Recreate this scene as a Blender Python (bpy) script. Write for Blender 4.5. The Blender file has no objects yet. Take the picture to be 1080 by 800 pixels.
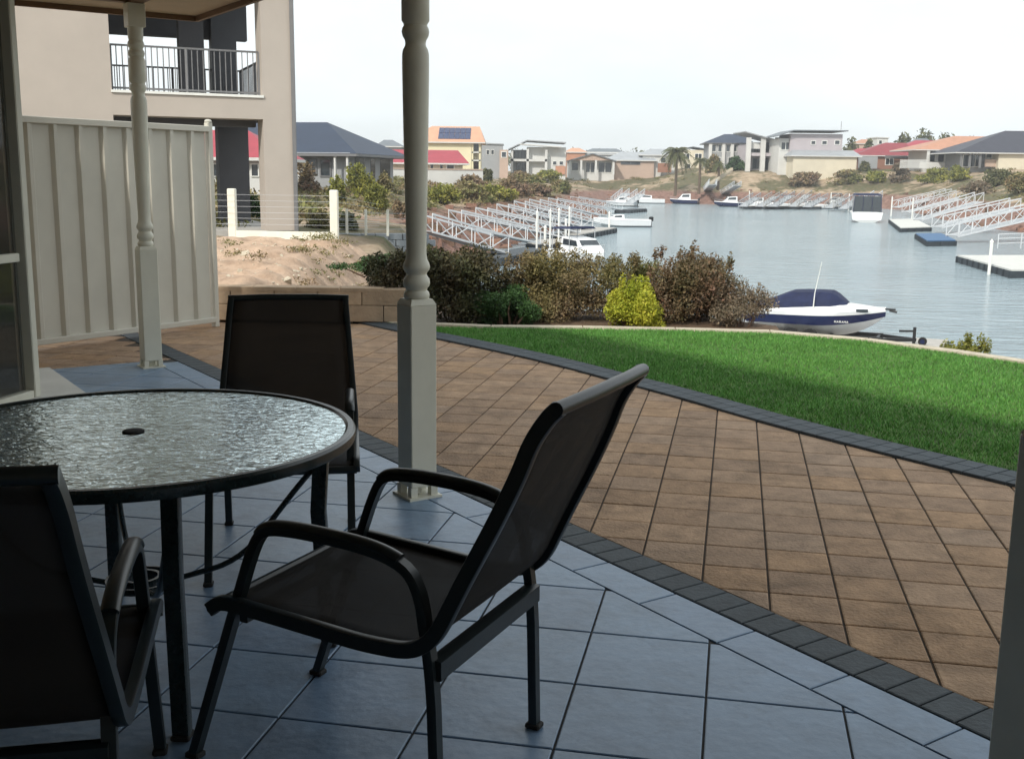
import bpy, bmesh, math, random
import numpy as np
from mathutils import Vector, Matrix
R = math.radians
scene = bpy.context.scene
random.seed(7); rng = np.random.default_rng(7)

# ------------------------------------------------------------------ camera
PITCH, ROLL, FOC, H = .183, .012, 1155., 1.47      # measured from the paving's vanishing points
cam = bpy.data.cameras.new('camera'); cob = bpy.data.objects.new('camera', cam)
scene.collection.objects.link(cob); scene.camera = cob
cam.sensor_width = 36; cam.lens = FOC / 1080 * 36
cam.clip_start = .05; cam.clip_end = 6000
cob.matrix_world = Matrix.Translation((0, 0, H)) @ Matrix.Rotation(R(90) - PITCH, 4, 'X') @ Matrix.Rotation(ROLL, 4, 'Z')

# ------------------------------------------------------------------ light
SUN_EL = R(39); TR = Vector((.5, .866, 0)).normalized()          # the way the light travels over the ground
SUN_DIR = Vector((-TR.x * math.cos(SUN_EL), -TR.y * math.cos(SUN_EL), math.sin(SUN_EL)))
world = bpy.data.worlds.new('World'); scene.world = world; world.use_nodes = True
nt = world.node_tree; nt.nodes.clear()
def N(t, ty, **k):
    n = t.nodes.new(ty)
    for a, b in k.items():
        if a[0] == '_': n.inputs[a[1:].replace('_', ' ')].default_value = b
        else: setattr(n, a, b)
    return n
sky = N(nt, 'ShaderNodeTexSky', sky_type='NISHITA', sun_disc=False, sun_elevation=SUN_EL,
        sun_rotation=math.atan2(SUN_DIR.x, SUN_DIR.y), altitude=0, dust_density=2.0, ozone_density=1.5)
bg1 = N(nt, 'ShaderNodeBackground', _Strength=.12); nt.links.new(sky.outputs[0], bg1.inputs[0])
bg2 = N(nt, 'ShaderNodeBackground', _Strength=1.05); bg2.inputs[0].default_value = (.925, .985, 1, 1)
tc = N(nt, 'ShaderNodeTexCoord'); mp = N(nt, 'ShaderNodeMapping'); mp.inputs['Scale'].default_value = (1.3, 1.3, 4.2)
nz = N(nt, 'ShaderNodeTexNoise', _Scale=1.7, _Detail=6., _Roughness=.55)
cr = N(nt, 'ShaderNodeValToRGB'); cr.color_ramp.elements[0].position = .34; cr.color_ramp.elements[0].color = (.76,)*3 + (1,)
cr.color_ramp.elements[1].position = .56; cr.color_ramp.elements[1].color = (.985,)*3 + (1,)
mx = N(nt, 'ShaderNodeMixShader'); wo = N(nt, 'ShaderNodeOutputWorld')
for a, b in ((tc.outputs['Generated'], mp.inputs[0]), (mp.outputs[0], nz.inputs['Vector']), (nz.outputs[0], cr.inputs[0]),
             (cr.outputs[0], mx.inputs[0]), (bg1.outputs[0], mx.inputs[1]), (bg2.outputs[0], mx.inputs[2]), (mx.outputs[0], wo.inputs[0])):
    nt.links.new(a, b)
sl = bpy.data.lights.new('sun', 'SUN'); sl.energy = 2.9; sl.angle = R(3.5); sl.color = (1, .95, .86)
so = bpy.data.objects.new('sun', sl); scene.collection.objects.link(so)
so.rotation_euler = (-SUN_DIR).to_track_quat('-Z', 'Y').to_euler()
scene.view_settings.view_transform = 'Standard'; scene.view_settings.look = 'None'
scene.view_settings.exposure = 0.16; scene.view_settings.gamma = 1
scene.cycles.use_denoising = True; scene.cycles.max_bounces = 8; scene.cycles.transparent_max_bounces = 12
scene.cycles.sample_clamp_indirect = 8

# ------------------------------------------------------------------ measuring helpers: photo pixel (1080 x 800) -> point in the place
def ray(px, py):
    a = px - 540; b = py - 400; c, s = math.cos(ROLL), math.sin(ROLL)
    x = (c*a + s*b) / FOC; v = (-s*a + c*b) / FOC; cp, sp = math.cos(PITCH), math.sin(PITCH)
    return (x, cp - v*sp, -sp - v*cp)
def G(px, py, z=0.):
    r = ray(px, py); t = (z - H) / r[2]; return Vector((r[0]*t, r[1]*t, z))
def D(px, py, Y):
    r = ray(px, py); t = Y / r[1]; return Vector((r[0]*t, Y, H + r[2]*t))
def PL(px, py, P0, d):          # on a vertical plane through P0 along d
    r = ray(px, py); det = r[0]*(-d[1]) + d[0]*r[1]
    t = (P0[0]*(-d[1]) + d[0]*P0[1]) / det
    return Vector((r[0]*t, r[1]*t, H + r[2]*t))
nV = Vector((.829, .56, 0)).normalized(); eV = Vector((.56, -.829, 0)).normalized()   # across / along the verandah edge
def NE(n, e, z=0.): return nV*n + eV*e + Vector((0, 0, z))

# ------------------------------------------------------------------ materials
MAT = {}
def mat(name, col, rough=.6, metal=0., var=.0, scale=5., bump=0., bscale=30., spec=.5, col2=None, island=None, detail=5., alpha=1., coord='Object', stretch=None, grime=0.):
    m = bpy.data.materials.new(name); m.use_nodes = True; t = m.node_tree; p = t.nodes['Principled BSDF']
    p.inputs['Roughness'].default_value = rough; p.inputs['Metallic'].default_value = metal
    p.inputs['Specular IOR Level'].default_value = spec; p.inputs['Alpha'].default_value = alpha
    c = tuple(col) + (1,)
    if col2 is None: col2 = tuple(min(1, x*(1-var)) for x in col); col1 = tuple(min(1, x*(1+var)) for x in col)
    else: col1 = col
    tcn = N(t, 'ShaderNodeTexCoord'); src = tcn.outputs[coord]
    if stretch:
        mpn = N(t, 'ShaderNodeMapping'); mpn.inputs['Scale'].default_value = stretch; t.links.new(src, mpn.inputs[0]); src = mpn.outputs[0]
    no = N(t, 'ShaderNodeTexNoise', _Scale=scale, _Detail=detail, _Roughness=.62); t.links.new(src, no.inputs['Vector'])
    rp = N(t, 'ShaderNodeValToRGB'); e = rp.color_ramp.elements
    e[0].position = .32; e[0].color = tuple(col2) + (1,); e[1].position = .68; e[1].color = tuple(col1) + (1,)
    t.links.new(no.outputs[0], rp.inputs[0]); out = rp.outputs[0]
    if island:                                    # every separate piece (leaf, paver, tile) its own tint
        ge = N(t, 'ShaderNodeNewGeometry'); r2 = N(t, 'ShaderNodeValToRGB'); r2.color_ramp.elements.remove(r2.color_ramp.elements[1])
        for i, cc in enumerate(island):
            if i == 0: r2.color_ramp.elements[0].color = tuple(cc) + (1,); r2.color_ramp.elements[0].position = 0
            else:
                q = r2.color_ramp.elements.new(i/(len(island)-1)); q.color = tuple(cc) + (1,)
        t.links.new(ge.outputs['Random Per Island'], r2.inputs[0])
        mm = N(t, 'ShaderNodeMix', data_type='RGBA', blend_type='MULTIPLY'); mm.inputs[0].default_value = 1
        t.links.new(out, mm.inputs[6]); t.links.new(r2.outputs[0], mm.inputs[7]); out = mm.outputs[2]
    if grime:                                     # stains, smudges and dust with a shape of their own
        for sc, lo, hi, k in ((2.3,.50,.66,grime), (17.,.56,.66,grime*.6), (75.,.60,.68,grime*.7)):
            g1 = N(t, 'ShaderNodeTexNoise', _Scale=sc, _Detail=7., _Roughness=.7, _Distortion=.6); t.links.new(src, g1.inputs['Vector'])
            r3 = N(t, 'ShaderNodeMapRange'); t.links.new(g1.outputs[0], r3.inputs[0]); r3.inputs[1].default_value = lo; r3.inputs[2].default_value = hi; r3.inputs[3].default_value = 0; r3.inputs[4].default_value = k
            mg = N(t, 'ShaderNodeMix', data_type='RGBA', blend_type='MULTIPLY'); t.links.new(r3.outputs[0], mg.inputs[0]); t.links.new(out, mg.inputs[6]); mg.inputs[7].default_value = (.42,.40,.37,1); out = mg.outputs[2]
        r4 = N(t, 'ShaderNodeMapRange'); t.links.new(g1.outputs[0], r4.inputs[0]); r4.inputs[3].default_value = rough-.08; r4.inputs[4].default_value = min(1, rough+.15); t.links.new(r4.outputs[0], p.inputs['Roughness'])
    t.links.new(out, p.inputs['Base Color'])
    if bump:
        n2 = N(t, 'ShaderNodeTexNoise', _Scale=bscale, _Detail=6.); t.links.new(src, n2.inputs['Vector'])
        bp = N(t, 'ShaderNodeBump', _Strength=bump, _Distance=.02); t.links.new(n2.outputs[0], bp.inputs['Height']); t.links.new(bp.outputs[0], p.inputs['Normal'])
    MAT[name] = m; return m
W1 = [(1, 1, 1), (.86, .86, .86), (1.12, 1.1, 1.08)]
mat('tile', (.172, .260, .380), .33, var=.13, scale=6, bump=.12, bscale=26, grime=.38, island=[(1,1,1),(.9,.9,.92),(1.06,1.06,1.04)], spec=.5)
mat('grout', (.035, .035, .035), .9, var=.2)
mat('paver', (.345, .232, .152), .85, var=.22, scale=9, bump=.45, bscale=70, grime=.5, island=[(1,1,1),(.84,.83,.82),(1.13,1.1,1.03),(.93,.96,1.0),(1.06,1.0,.88),(.9,.87,.83)])
mat('joint_sand', (.06, .045, .033), .95, var=.3)
mat('header_paver', (.042, .055, .066), .7, var=.25, scale=12, bump=.2, bscale=60, island=W1)
mat('lawn_soil', (.06, .10, .022), .95, var=.4, scale=3)
mat('grass', (.095, .275, .055), .6, col2=(.075, .21, .042), scale=2.6, detail=8., island=[(1,1,1),(.75,.8,.75),(1.4,1.25,1.1),(1.1,1.0,.8),(1.9,1.4,1.6)], spec=.3)
mat('limestone', (.50, .44, .34), .9, var=.18, scale=14, bump=.4, bscale=50)
mat('cream_paint', (.66, .65, .55), .45, var=.05, scale=6)
mat('fence_steel', (.58, .56, .49), .4, var=.05, scale=3)
mat('ceiling_board', (.52, .40, .27), .7, var=.05, scale=2)
mat('dark_trim', (.16, .09, .05), .6, var=.1)
mat('cream_brick', (.48, .38, .26), .9, var=.12, scale=3, bump=.2)
mat('roof_grey', (.12, .13, .14), .7, var=.12, scale=2)
mat('chair_metal', (.008, .014, .016), .34, var=.25, scale=40, bump=.03, bscale=200, spec=.6)
mat('table_metal', (.010, .020, .022), .27, var=.25, scale=40, bump=.03, bscale=200, spec=.6)
mat('rubber', (.012, .012, .012), .8, var=.1)
mat('block_tan', (.38, .28, .19), .9, var=.16, scale=6, bump=.35, bscale=40, island=W1)
mat('dirt', (.56, .405, .29), .95, col2=(.36, .245, .17), scale=2.6, bump=1.0, bscale=16, detail=12, grime=.4)
mat('soil_bed', (.12, .075, .045), .95, var=.4, scale=8, bump=.5, bscale=30)
mat('render_wall', (.48, .425, .375), .9, var=.04, scale=1.2, bump=.06, bscale=60)
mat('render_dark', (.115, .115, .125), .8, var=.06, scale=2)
mat('rail_grey', (.16, .16, .165), .5, var=.05)
mat('white_paint', (.80, .80, .76), .5, var=.04, scale=4)
mat('post_white', (.78, .76, .66), .6, var=.07, scale=6)
mat('galvanised', (.42, .44, .46), .45, metal=.15, var=.12, scale=2)
mat('aluminium_white', (.62, .64, .66), .5, var=.07, scale=2)
mat('block_grey', (.27, .29, .31), .9, var=.12, scale=2, bump=.3, bscale=20)
mat('concrete', (.42, .40, .37), .85, var=.12, scale=4, bump=.1)
mat('concrete_pale', (.60, .60, .57), .8, var=.08, scale=3)
mat('float_dark', (.035, .045, .055), .6, var=.2)
mat('blue_deck', (.06, .14, .27), .7, var=.15)
mat('gelcoat', (.80, .81, .82), .18, var=.02)
mat('navy_gel', (.008, .014, .065), .2, var=.1)
mat('navy_canvas', (.010, .017, .06), .8, var=.25, scale=3, bump=.2, bscale=5)
mat('hull_bottom', (.55, .57, .57), .4, var=.06)
mat('black_part', (.012, .013, .015), .5, var=.1)
mat('window_dark', (.03, .04, .05), .08, var=.2, spec=.8)
mat('solar', (.015, .03, .10), .12, var=.3, scale=4, spec=.8)
mat('curtain', (.10, .095, .06), .9, var=.2, scale=5)
for nm, c in dict(wall_white=(.62,.62,.60), wall_cream=(.66,.60,.47), wall_yellow=(.74,.67,.46), wall_grey=(.32,.33,.34), wall_lilac=(.46,.42,.44),
                  wall_pink=(.48,.36,.29), wall_brick=(.30,.15,.10)).items():
    mat(nm, c, .9, var=.05, scale=.6)
for nm, c in dict(roof_navy=(.022,.036,.068), roof_red=(.36,.045,.065), roof_orange=(.60,.33,.21), roof_slate=(.042,.044,.062), roof_silver=(.36,.38,.40),
                  roof_terracotta=(.48,.24,.15), roof_maroon=(.25,.035,.045), roof_dim=(.16,.18,.20)).items():
    mat(nm, c, .55, var=.10, scale=.8)
mat('bark', (.13, .095, .065), .95, var=.3, scale=12, bump=.5)
mat('twig', (.16, .10, .07), .95, var=.3, scale=12)
L3 = [(1,1,1),(.55,.6,.5),(1.45,1.35,1.2),(.8,.8,.8)]
mat('leaf_dark', (.055, .07, .028), .6, col2=(.085,.06,.035), scale=2.5, island=L3, spec=.3)
mat('leaf_brown', (.20, .14, .095), .7, col2=(.20,.18,.07), scale=2.2, island=L3, spec=.3)
mat('leaf_olive', (.18, .20, .06), .7, col2=(.15,.11,.06), scale=2.0, island=L3, spec=.3)
mat('leaf_red', (.17, .105, .075), .65, col2=(.12,.115,.05), scale=2.4, island=[(1,1,1),(.6,.6,.55),(1.4,1.3,1.3),(1.0,.7,.6)], spec=.3)
mat('leaf_green', (.045, .10, .03), .6, col2=(.03,.07,.02), scale=2.4, island=L3, spec=.3)
mat('leaf_yellow', (.52, .46, .05), .6, col2=(.30,.34,.03), scale=3.2, island=[(1,1,1),(.75,.85,.7),(1.25,1.15,1.3)], spec=.3)
mat('leaf_grey', (.23, .18, .14), .7, col2=(.17,.14,.10), scale=2.4, island=L3, spec=.3)
mat('leaf_scrub', (.17, .20, .075), .8, col2=(.24,.17,.11), scale=.35, island=L3, spec=.2)
mat('leaf_moss', (.27, .26, .06), .8, col2=(.16,.18,.05), scale=.5, island=L3, spec=.2)
mat('leaf_purple', (.24, .16, .13), .8, col2=(.18,.15,.08), scale=.5, island=L3, spec=.2)
mat('leaf_tree', (.10, .125, .055), .8, col2=(.13,.12,.065), scale=.5, island=L3, spec=.2)

# ------------------------------------------------------------------ mesh helpers
class MB:
    def __init__(s): s.v = []; s.f = []; s.sm = []
    def add(s, vs, fs, smooth=False):
        o = len(s.v); s.v += [tuple(v) for v in vs]; s.f += [tuple(i+o for i in f) for f in fs]; s.sm += [smooth]*len(fs); return s
    def box(s, c, size, ax=None, bev=0.):      # ax: (x axis, y axis) unit vectors
        c = Vector(c); X, Y = ax if ax else (Vector((1,0,0)), Vector((0,1,0))); Z = X.cross(Y)
        h = [k/2 for k in size]
        if bev <= 0:
            vs = [c + X*h[0]*i + Y*h[1]*j + Z*h[2]*k for k in (-1,1) for j in (-1,1) for i in (-1,1)]
            return s.add(vs, [(0,2,3,1),(4,5,7,6),(0,1,5,4),(2,6,7,3),(0,4,6,2),(1,3,7,5)])
        b = min(bev, *[k*.45 for k in h]); vs = []
        for (z, q) in ((-h[2], b), (-h[2]+b, 0), (h[2]-b, 0), (h[2], b)):
            a, d = h[0]-q, h[1]-q
            for x, y in ((a, -d+b), (a, d-b), (a-b, d), (-a+b, d), (-a, d-b), (-a, -d+b), (-a+b, -d), (a-b, -d)): vs.append(c + X*x + Y*y + Z*z)
        fs = [tuple(range(7,-1,-1)), tuple(range(24,32))]
        for r in range(3):
            for i in range(8): j = (i+1) % 8; fs.append((r*8+i, r*8+j, r*8+8+j, r*8+8+i))
        return s.add(vs, fs)
    def tube(s, pts, r, n=8, prof=None, up=None, close=False):   # prof: list of (a,b) section points instead of a circle
        pts = [Vector(p) for p in pts]; rs = r if isinstance(r, (list, tuple)) else [r]*len(pts)
        m = len(pts); vs = []; last = None
        pr = prof or [(math.cos(2*math.pi*i/n), math.sin(2*math.pi*i/n)) for i in range(n)]; n = len(pr)
        for i, p in enumerate(pts):
            if close: d = pts[(i+1) % m] - pts[i-1]
            else: d = pts[min(i+1, m-1)] - pts[max(i-1, 0)]
            d.normalize()
            u = Vector(up) if up else (last if last else (Vector((0,0,1)) if abs(d.z) < .9 else Vector((1,0,0))))
            a = d.cross(u)
            if a.length < 1e-4: a = d.orthogonal()
            a.normalize(); b = a.cross(d).normalized(); last = b
            for x, y in pr: vs.append(p + a*x*rs[i] + b*y*rs[i])
        fs = []
        for i in range(m if close else m-1):
            k = (i+1) % m
            for j in range(n): l = (j+1) % n; fs.append((i*n+j, i*n+l, k*n+l, k*n+j))
        if not close: fs += [tuple(range(n-1,-1,-1)), tuple((m-1)*n+j for j in range(n))]
        return s.add(vs, fs, True)
    def bar(s, a, b, w, h=None, up=(0,0,1)):
        a, b = Vector(a), Vector(b); h = h or w; d = (b-a); L = d.length
        if L < 1e-6: return s
        d.normalize(); u = Vector(up)
        if abs(d.dot(u)) > .98: u = Vector((1,0,0))
        y = u.cross(d).normalized(); return s.box((a+b)/2, (L, w, h), (d, y))
    def lathe(s, prof, c, n=24):               # prof: (radius, z)
        c = Vector(c); vs = []
        for r, z in prof:
            for i in range(n): a = 2*math.pi*i/n; vs.append(c + Vector((r*math.cos(a), r*math.sin(a), z)))
        fs = [(i*n+j, i*n+(j+1) % n, (i+1)*n+(j+1) % n, (i+1)*n+j) for i in range(len(prof)-1) for j in range(n)]
        fs += [tuple(range(n-1,-1,-1)), tuple((len(prof)-1)*n+j for j in range(n))]
        return s.add(vs, fs, True)
    def prism(s, poly, z0, z1):                # poly: xy points (ccw)
        n = len(poly); vs = [(p[0], p[1], z0) for p in poly] + [(p[0], p[1], z1) for p in poly]
        return s.add(vs, [tuple(range(n-1,-1,-1)), tuple(range(n, 2*n))] + [(i, (i+1) % n, n+(i+1) % n, n+i) for i in range(n)])
    def quad(s, a, b, c, d): return s.add([a,b,c,d], [(0,1,2,3)])
    def build(s, name, m, parent=None, bevel=0., loc=None, edge=35):
        me = bpy.data.meshes.new(name); me.from_pydata([tuple(v) for v in s.v], [], s.f)
        me.polygons.foreach_set('use_smooth', s.sm); me.update()
        if any(s.sm): me.set_sharp_from_angle(angle=R(edge))
        ob = bpy.data.objects.new(name, me); scene.collection.objects.link(ob)
        me.materials.append(MAT[m] if isinstance(m, str) else m)
        if bevel:
            b = ob.modifiers.new('bevel', 'BEVEL'); b.width = bevel; b.segments = 2; b.limit_method = 'ANGLE'; b.angle_limit = R(50)
        if parent: ob.parent = parent
        if loc is not None:                    # keep the shape, put the origin at loc
            l = Vector(loc); me.transform(Matrix.Translation(-l)); ob.location = l
        return ob
def tag(o, label=None, cat=None, group=None, kind=None):
    if label: o['label'] = label
    if cat: o['category'] = cat
    if group: o['group'] = group
    if kind: o['kind'] = kind
    return o
def thing(name, label, cat, loc=(0,0,0), rz=0., group=None):
    o = bpy.data.objects.new(name, None); scene.collection.objects.link(o); o.location = loc; o.rotation_euler.z = rz
    return tag(o, label, cat, group)
def attach(o, root):                            # world-space mesh under a placed root
    o.parent = root; o.matrix_parent_inverse = (Matrix.Translation(root.location) @ Matrix.Rotation(root.rotation_euler.z, 4, 'Z')).inverted(); return o
def clip(poly, n, d, keep_less=True):
    out = []
    f = lambda p: (n[0]*p[0]+n[1]*p[1]-d) * (1 if keep_less else -1)
    for i in range(len(poly)):
        a, b = poly[i], poly[(i+1) % len(poly)]; fa, fb = f(a), f(b)
        if fa <= 0: out.append(a)
        if (fa < 0 < fb) or (fb < 0 < fa): t = fa/(fa-fb); out.append((a[0]+(b[0]-a[0])*t, a[1]+(b[1]-a[1])*t))
    return out
def slab(mb, poly, z0, z1, ch=.004):            # paver with a small chamfer; poly convex ccw
    if len(poly) < 3: return
    ar = sum(poly[i][0]*poly[(i+1) % len(poly)][1]-poly[(i+1) % len(poly)][0]*poly[i][1] for i in range(len(poly)))/2
    if abs(ar) < 2e-4: return
    if ar < 0: poly = poly[::-1]
    c = (sum(p[0] for p in poly)/len(poly), sum(p[1] for p in poly)/len(poly)); n = len(poly)
    top = []
    for p in poly:
        d = math.hypot(p[0]-c[0], p[1]-c[1]) or 1; k = max(0, 1-ch*1.4/d); top.append((c[0]+(p[0]-c[0])*k, c[1]+(p[1]-c[1])*k))
    vs = [(p[0],p[1],z0) for p in poly]+[(p[0],p[1],z1-ch*.6) for p in poly]+[(p[0],p[1],z1) for p in top]
    mb.add(vs, [tuple(range(2*n,3*n))]+[(r*n+i, r*n+(i+1) % n, (r+1)*n+(i+1) % n, (r+1)*n+i) for r in (0,1) for i in range(n)])

# ================================================================== GROUND
# canal outline at the waterline
CANAL = [(-1.9,17.5),(-.5,14.2),(1.5,13.0),(3.4,12.6),(5.2,11.2),(7,9.4),(10,7),(30,2),(62,8),(60,40),(57,75),(52,112),(55,135),(63,170),(70,198),(67,216),(54,222),(38,226),(24,231),
         (17,216),(15,195),(14.6,176),(12.0,150),(7.5,128),(4.6,110),(2.0,96),(.4,86),(-1.2,78),(-3,70),(-3.7,62),(-3.6,50),(-3.0,38),(-2.6,28)]
def sdist(x, y):
    p = np.array(CANAL, float); q = np.roll(p, -1, 0); d2 = np.full(x.shape, 1e12); ins = np.zeros(x.shape, bool)
    for a, b in zip(p, q):
        e = b-a; w0 = x-a[0]; w1 = y-a[1]; t = np.clip((w0*e[0]+w1*e[1])/(e@e), 0, 1)
        d2 = np.minimum(d2, (w0-t*e[0])**2+(w1-t*e[1])**2)
        c = (a[1] <= y) != (b[1] <= y)
        with np.errstate(divide='ignore', invalid='ignore'): xi = a[0]+(y-a[1])*e[0]/(e[1] if e[1] else 1e-9)
        ins ^= c & (x < xi)
    d = np.sqrt(d2); return np.where(ins, -d, d)
def vnoise(x, y, s, seed=0):
    x = x/s; y = y/s; xi = np.floor(x).astype(np.int64); yi = np.floor(y).astype(np.int64); fx = x-xi; fy = y-yi
    h = lambda i, j: ((np.sin((i*127.1+j*311.7+seed*74.7))*43758.5453) % 1.0)
    u = fx*fx*(3-2*fx); v = fy*fy*(3-2*fy)
    return (h(xi,yi)*(1-u)+h(xi+1,yi)*u)*(1-v)+(h(xi,yi+1)*(1-u)+h(xi+1,yi+1)*u)*v
WZ = -3.6
def height(x, y):
    x = np.asarray(x, float); y = np.asarray(y, float); d = sdist(x, y)
    near = np.interp(d, [-6,-1.2,0,.35,1.0,6,15,60], [-6,-4.6,-3.6,-1.2,-.45,-.16,-.02,.5])
    dn = d + (vnoise(x,y,7,3)-.5)*3.0*np.clip(d/4,0,1)
    far = np.interp(dn, [-10,0,5,10,20,45,80,300,900], [-7,-3.6,-1.35,-.5,.85,2.2,2.8,3.6,6])
    far2 = np.interp(dn, [-10,0,5,9,14,20,28,40,80,300,900], [-7,-3.6,-1.2,-.2,1.3,2.9,3.7,4.0,4.0,4.2,6])
    s = np.clip((x-28)/14,0,1); far = far*(1-s)+far2*s
    k = np.clip((np.hypot(x, y)-42)/28, 0, 1); k = k*k*(3-2*k)
    z = near*(1-k)+far*k
    rough = (vnoise(x,y,1.3,1)-.5)*.35+(vnoise(x,y,4,2)-.5)*.5
    z = z + rough*np.clip((d+.5)/3,0,1)*np.clip((np.hypot(x,y)-17)/16,0,1)
    own = (y < 13.6) & (x < 9) & (d > .25) & (np.hypot(x,y) < 15)
    z = np.where(own, np.minimum(z, -.12), z)
    return z
def hz(x, y): return float(height(np.array([x]), np.array([y]))[0])
rr = [0.5, 3, 6]; r = 8.0
while r < 26: rr.append(r); r += .22
while r < 330: rr.append(r); r *= 1.0115
while r < 3500: rr.append(r); r *= 1.12
rr = np.array(rr); th = np.radians(np.concatenate([np.arange(-180,-42,6), np.arange(-42,46,.28), np.arange(46,180,6)]))
T_, R_ = np.meshgrid(th, rr); X_ = np.sin(T_)*R_; Y_ = np.cos(T_)*R_; Z_ = height(X_, Y_)
ni, nj = X_.shape; vs = np.stack([X_, Y_, Z_], -1).reshape(-1, 3)
fs = [(i*nj+j, i*nj+(j+1) % nj, (i+1)*nj+(j+1) % nj, (i+1)*nj+j) for i in range(ni-1) for j in range(nj)]
def land_material():
    m = bpy.data.materials.new('land'); m.use_nodes = True; t = m.node_tree; p = t.nodes['Principled BSDF']; p.inputs['Roughness'].default_value = .95
    g = N(t, 'ShaderNodeNewGeometry'); sx = N(t, 'ShaderNodeSeparateXYZ'); t.links.new(g.outputs['Position'], sx.inputs[0])
    def ramp(src, a, b, ca, cb):
        r = N(t, 'ShaderNodeValToRGB'); e = r.color_ramp.elements; e[0].position = a; e[1].position = b
        e[0].color = ca + (1,); e[1].color = cb + (1,); t.links.new(src, r.inputs[0]); return r.outputs[0]
    def noise(sc, det=6):
        n = N(t, 'ShaderNodeTexNoise', _Scale=sc, _Detail=float(det), _Roughness=.65); t.links.new(g.outputs['Position'], n.inputs['Vector']); return n.outputs[0]
    def mix(f, a, b):
        mm = N(t, 'ShaderNodeMix', data_type='RGBA')
        if isinstance(f, float): mm.inputs[0].default_value = f
        else: t.links.new(f, mm.inputs[0])
        t.links.new(a, mm.inputs[6]); t.links.new(b, mm.inputs[7]); return mm.outputs[2]
    sand = ramp(noise(.8, 8), .3, .7, (.27,.19,.12), (.52,.41,.29))
    veg = ramp(noise(1.6, 8), .35, .65, (.07,.085,.03), (.17,.13,.075))
    rock = ramp(noise(1.5, 9), .32, .68, (.13,.068,.05), (.34,.20,.155))
    vm = ramp(noise(.11, 4), .44, .52, (0,0,0), (1,1,1))
    up = mix(vm, sand, veg)
    a = N(t, 'ShaderNodeMath', operation='MULTIPLY_ADD'); t.links.new(noise(.5, 4), a.inputs[0]); a.inputs[1].default_value = 1.0; t.links.new(sx.outputs[2], a.inputs[2])
    mr = N(t, 'ShaderNodeMapRange'); t.links.new(a.outputs[0], mr.inputs[0]); mr.inputs[1].default_value = -.9; mr.inputs[2].default_value = -.35
    c = mix(mr.outputs[0], rock, up); t.links.new(c, p.inputs['Base Color'])
    b = N(t, 'ShaderNodeBump', _Strength=.8, _Distance=.25); t.links.new(noise(2.2, 9), b.inputs['Height']); t.links.new(b.outputs[0], p.inputs['Normal'])
    MAT['land'] = m
land_material()
mb = MB(); mb.add(vs.tolist(), fs, True); land = mb.build('land', 'land', edge=180); tag(land, kind='structure')
land.data.polygons.foreach_set('use_smooth', [True]*len(land.data.polygons))

# water
def water_material():
    m = bpy.data.materials.new('canal_water'); m.use_nodes = True; t = m.node_tree; p = t.nodes['Principled BSDF']
    p.inputs['Base Color'].default_value = (.28,.36,.40,1); p.inputs['Roughness'].default_value = .12; p.inputs['IOR'].default_value = 1.33
    g = N(t, 'ShaderNodeNewGeometry'); mpn = N(t, 'ShaderNodeMapping'); mpn.inputs['Scale'].default_value = (.55, 1.5, 1); mpn.inputs['Rotation'].default_value = (0,0,.2)
    t.links.new(g.outputs['Position'], mpn.inputs[0])
    a = N(t, 'ShaderNodeTexNoise', _Scale=1.1, _Detail=5., _Roughness=.6, _Distortion=.5); b = N(t, 'ShaderNodeTexNoise', _Scale=.35, _Detail=3.)
    for q in (a, b): t.links.new(mpn.outputs[0], q.inputs['Vector'])
    big = N(t, 'ShaderNodeTexNoise', _Scale=.035, _Detail=3.); t.links.new(g.outputs['Position'], big.inputs['Vector'])
    mr = N(t, 'ShaderNodeMapRange'); t.links.new(big.outputs[0], mr.inputs[0]); mr.inputs[1].default_value = .35; mr.inputs[2].default_value = .62; mr.inputs[3].default_value = .35; mr.inputs[4].default_value = 1.0
    b1 = N(t, 'ShaderNodeBump', _Distance=.55); t.links.new(a.outputs[0], b1.inputs['Height']); t.links.new(mr.outputs[0], b1.inputs['Strength'])
    b2 = N(t, 'ShaderNodeBump', _Strength=.35, _Distance=.5); t.links.new(b.outputs[0], b2.inputs['Height']); t.links.new(b1.outputs[0], b2.inputs['Normal'])
    t.links.new(b2.outputs[0], p.inputs['Normal']); MAT['canal_water'] = m
water_material()
mb = MB(); mb.quad((-60,5,WZ),(120,5,WZ),(120,300,WZ),(-60,300,WZ)); tag(mb.build('water', 'canal_water'), kind='structure')

# ---- patio: grey tiles on the square grid, cut by the diagonal edge band
UV_A = R(-11.372)
U = Vector((math.cos(UV_A), math.sin(UV_A), 0)); V = Vector((-U.y, U.x, 0)); T0 = Vector((.1949, 3.007, 0)); TS = .3814
n2 = (nV.x, nV.y); e2 = (eV.x, eV.y)
def cell(o, u, v, s, g): return [tuple((o+U*(u*s+a)+V*(v*s+b))[:2]) for a, b in ((g,g),(s-g,g),(s-g,s-g),(g,s-g))]
mb = MB()
for i in range(-30, 16):
    for j in range(-18, 22):
        p = cell(T0, i, j, TS, .0035); c = ((p[0][0]+p[2][0])/2, (p[0][1]+p[2][1])/2)
        if c[0] < -5.5 or c[1] < -3 or c[0]*n2[0]+c[1]*n2[1] > 2.8: continue
        p = clip(p, n2, 2.402); p = clip(p, e2, -8.66, False) if p else p
        if p and len(p) > 2: slab(mb, p, -.02, .006, .003)
k = -2.37
while k > -8.4: k -= .385
while k < 3.0:
    a, b = max(k, -8.66), k+.385; slab(mb, [tuple(NE(*q)[:2]) for q in ((2.409,a+.003),(2.409,b-.003),(2.580,b-.003),(2.580,a+.003))], -.02, .006, .003); k += .385
tag(mb.build('patio_floor', 'tile'), kind='structure')
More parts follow.
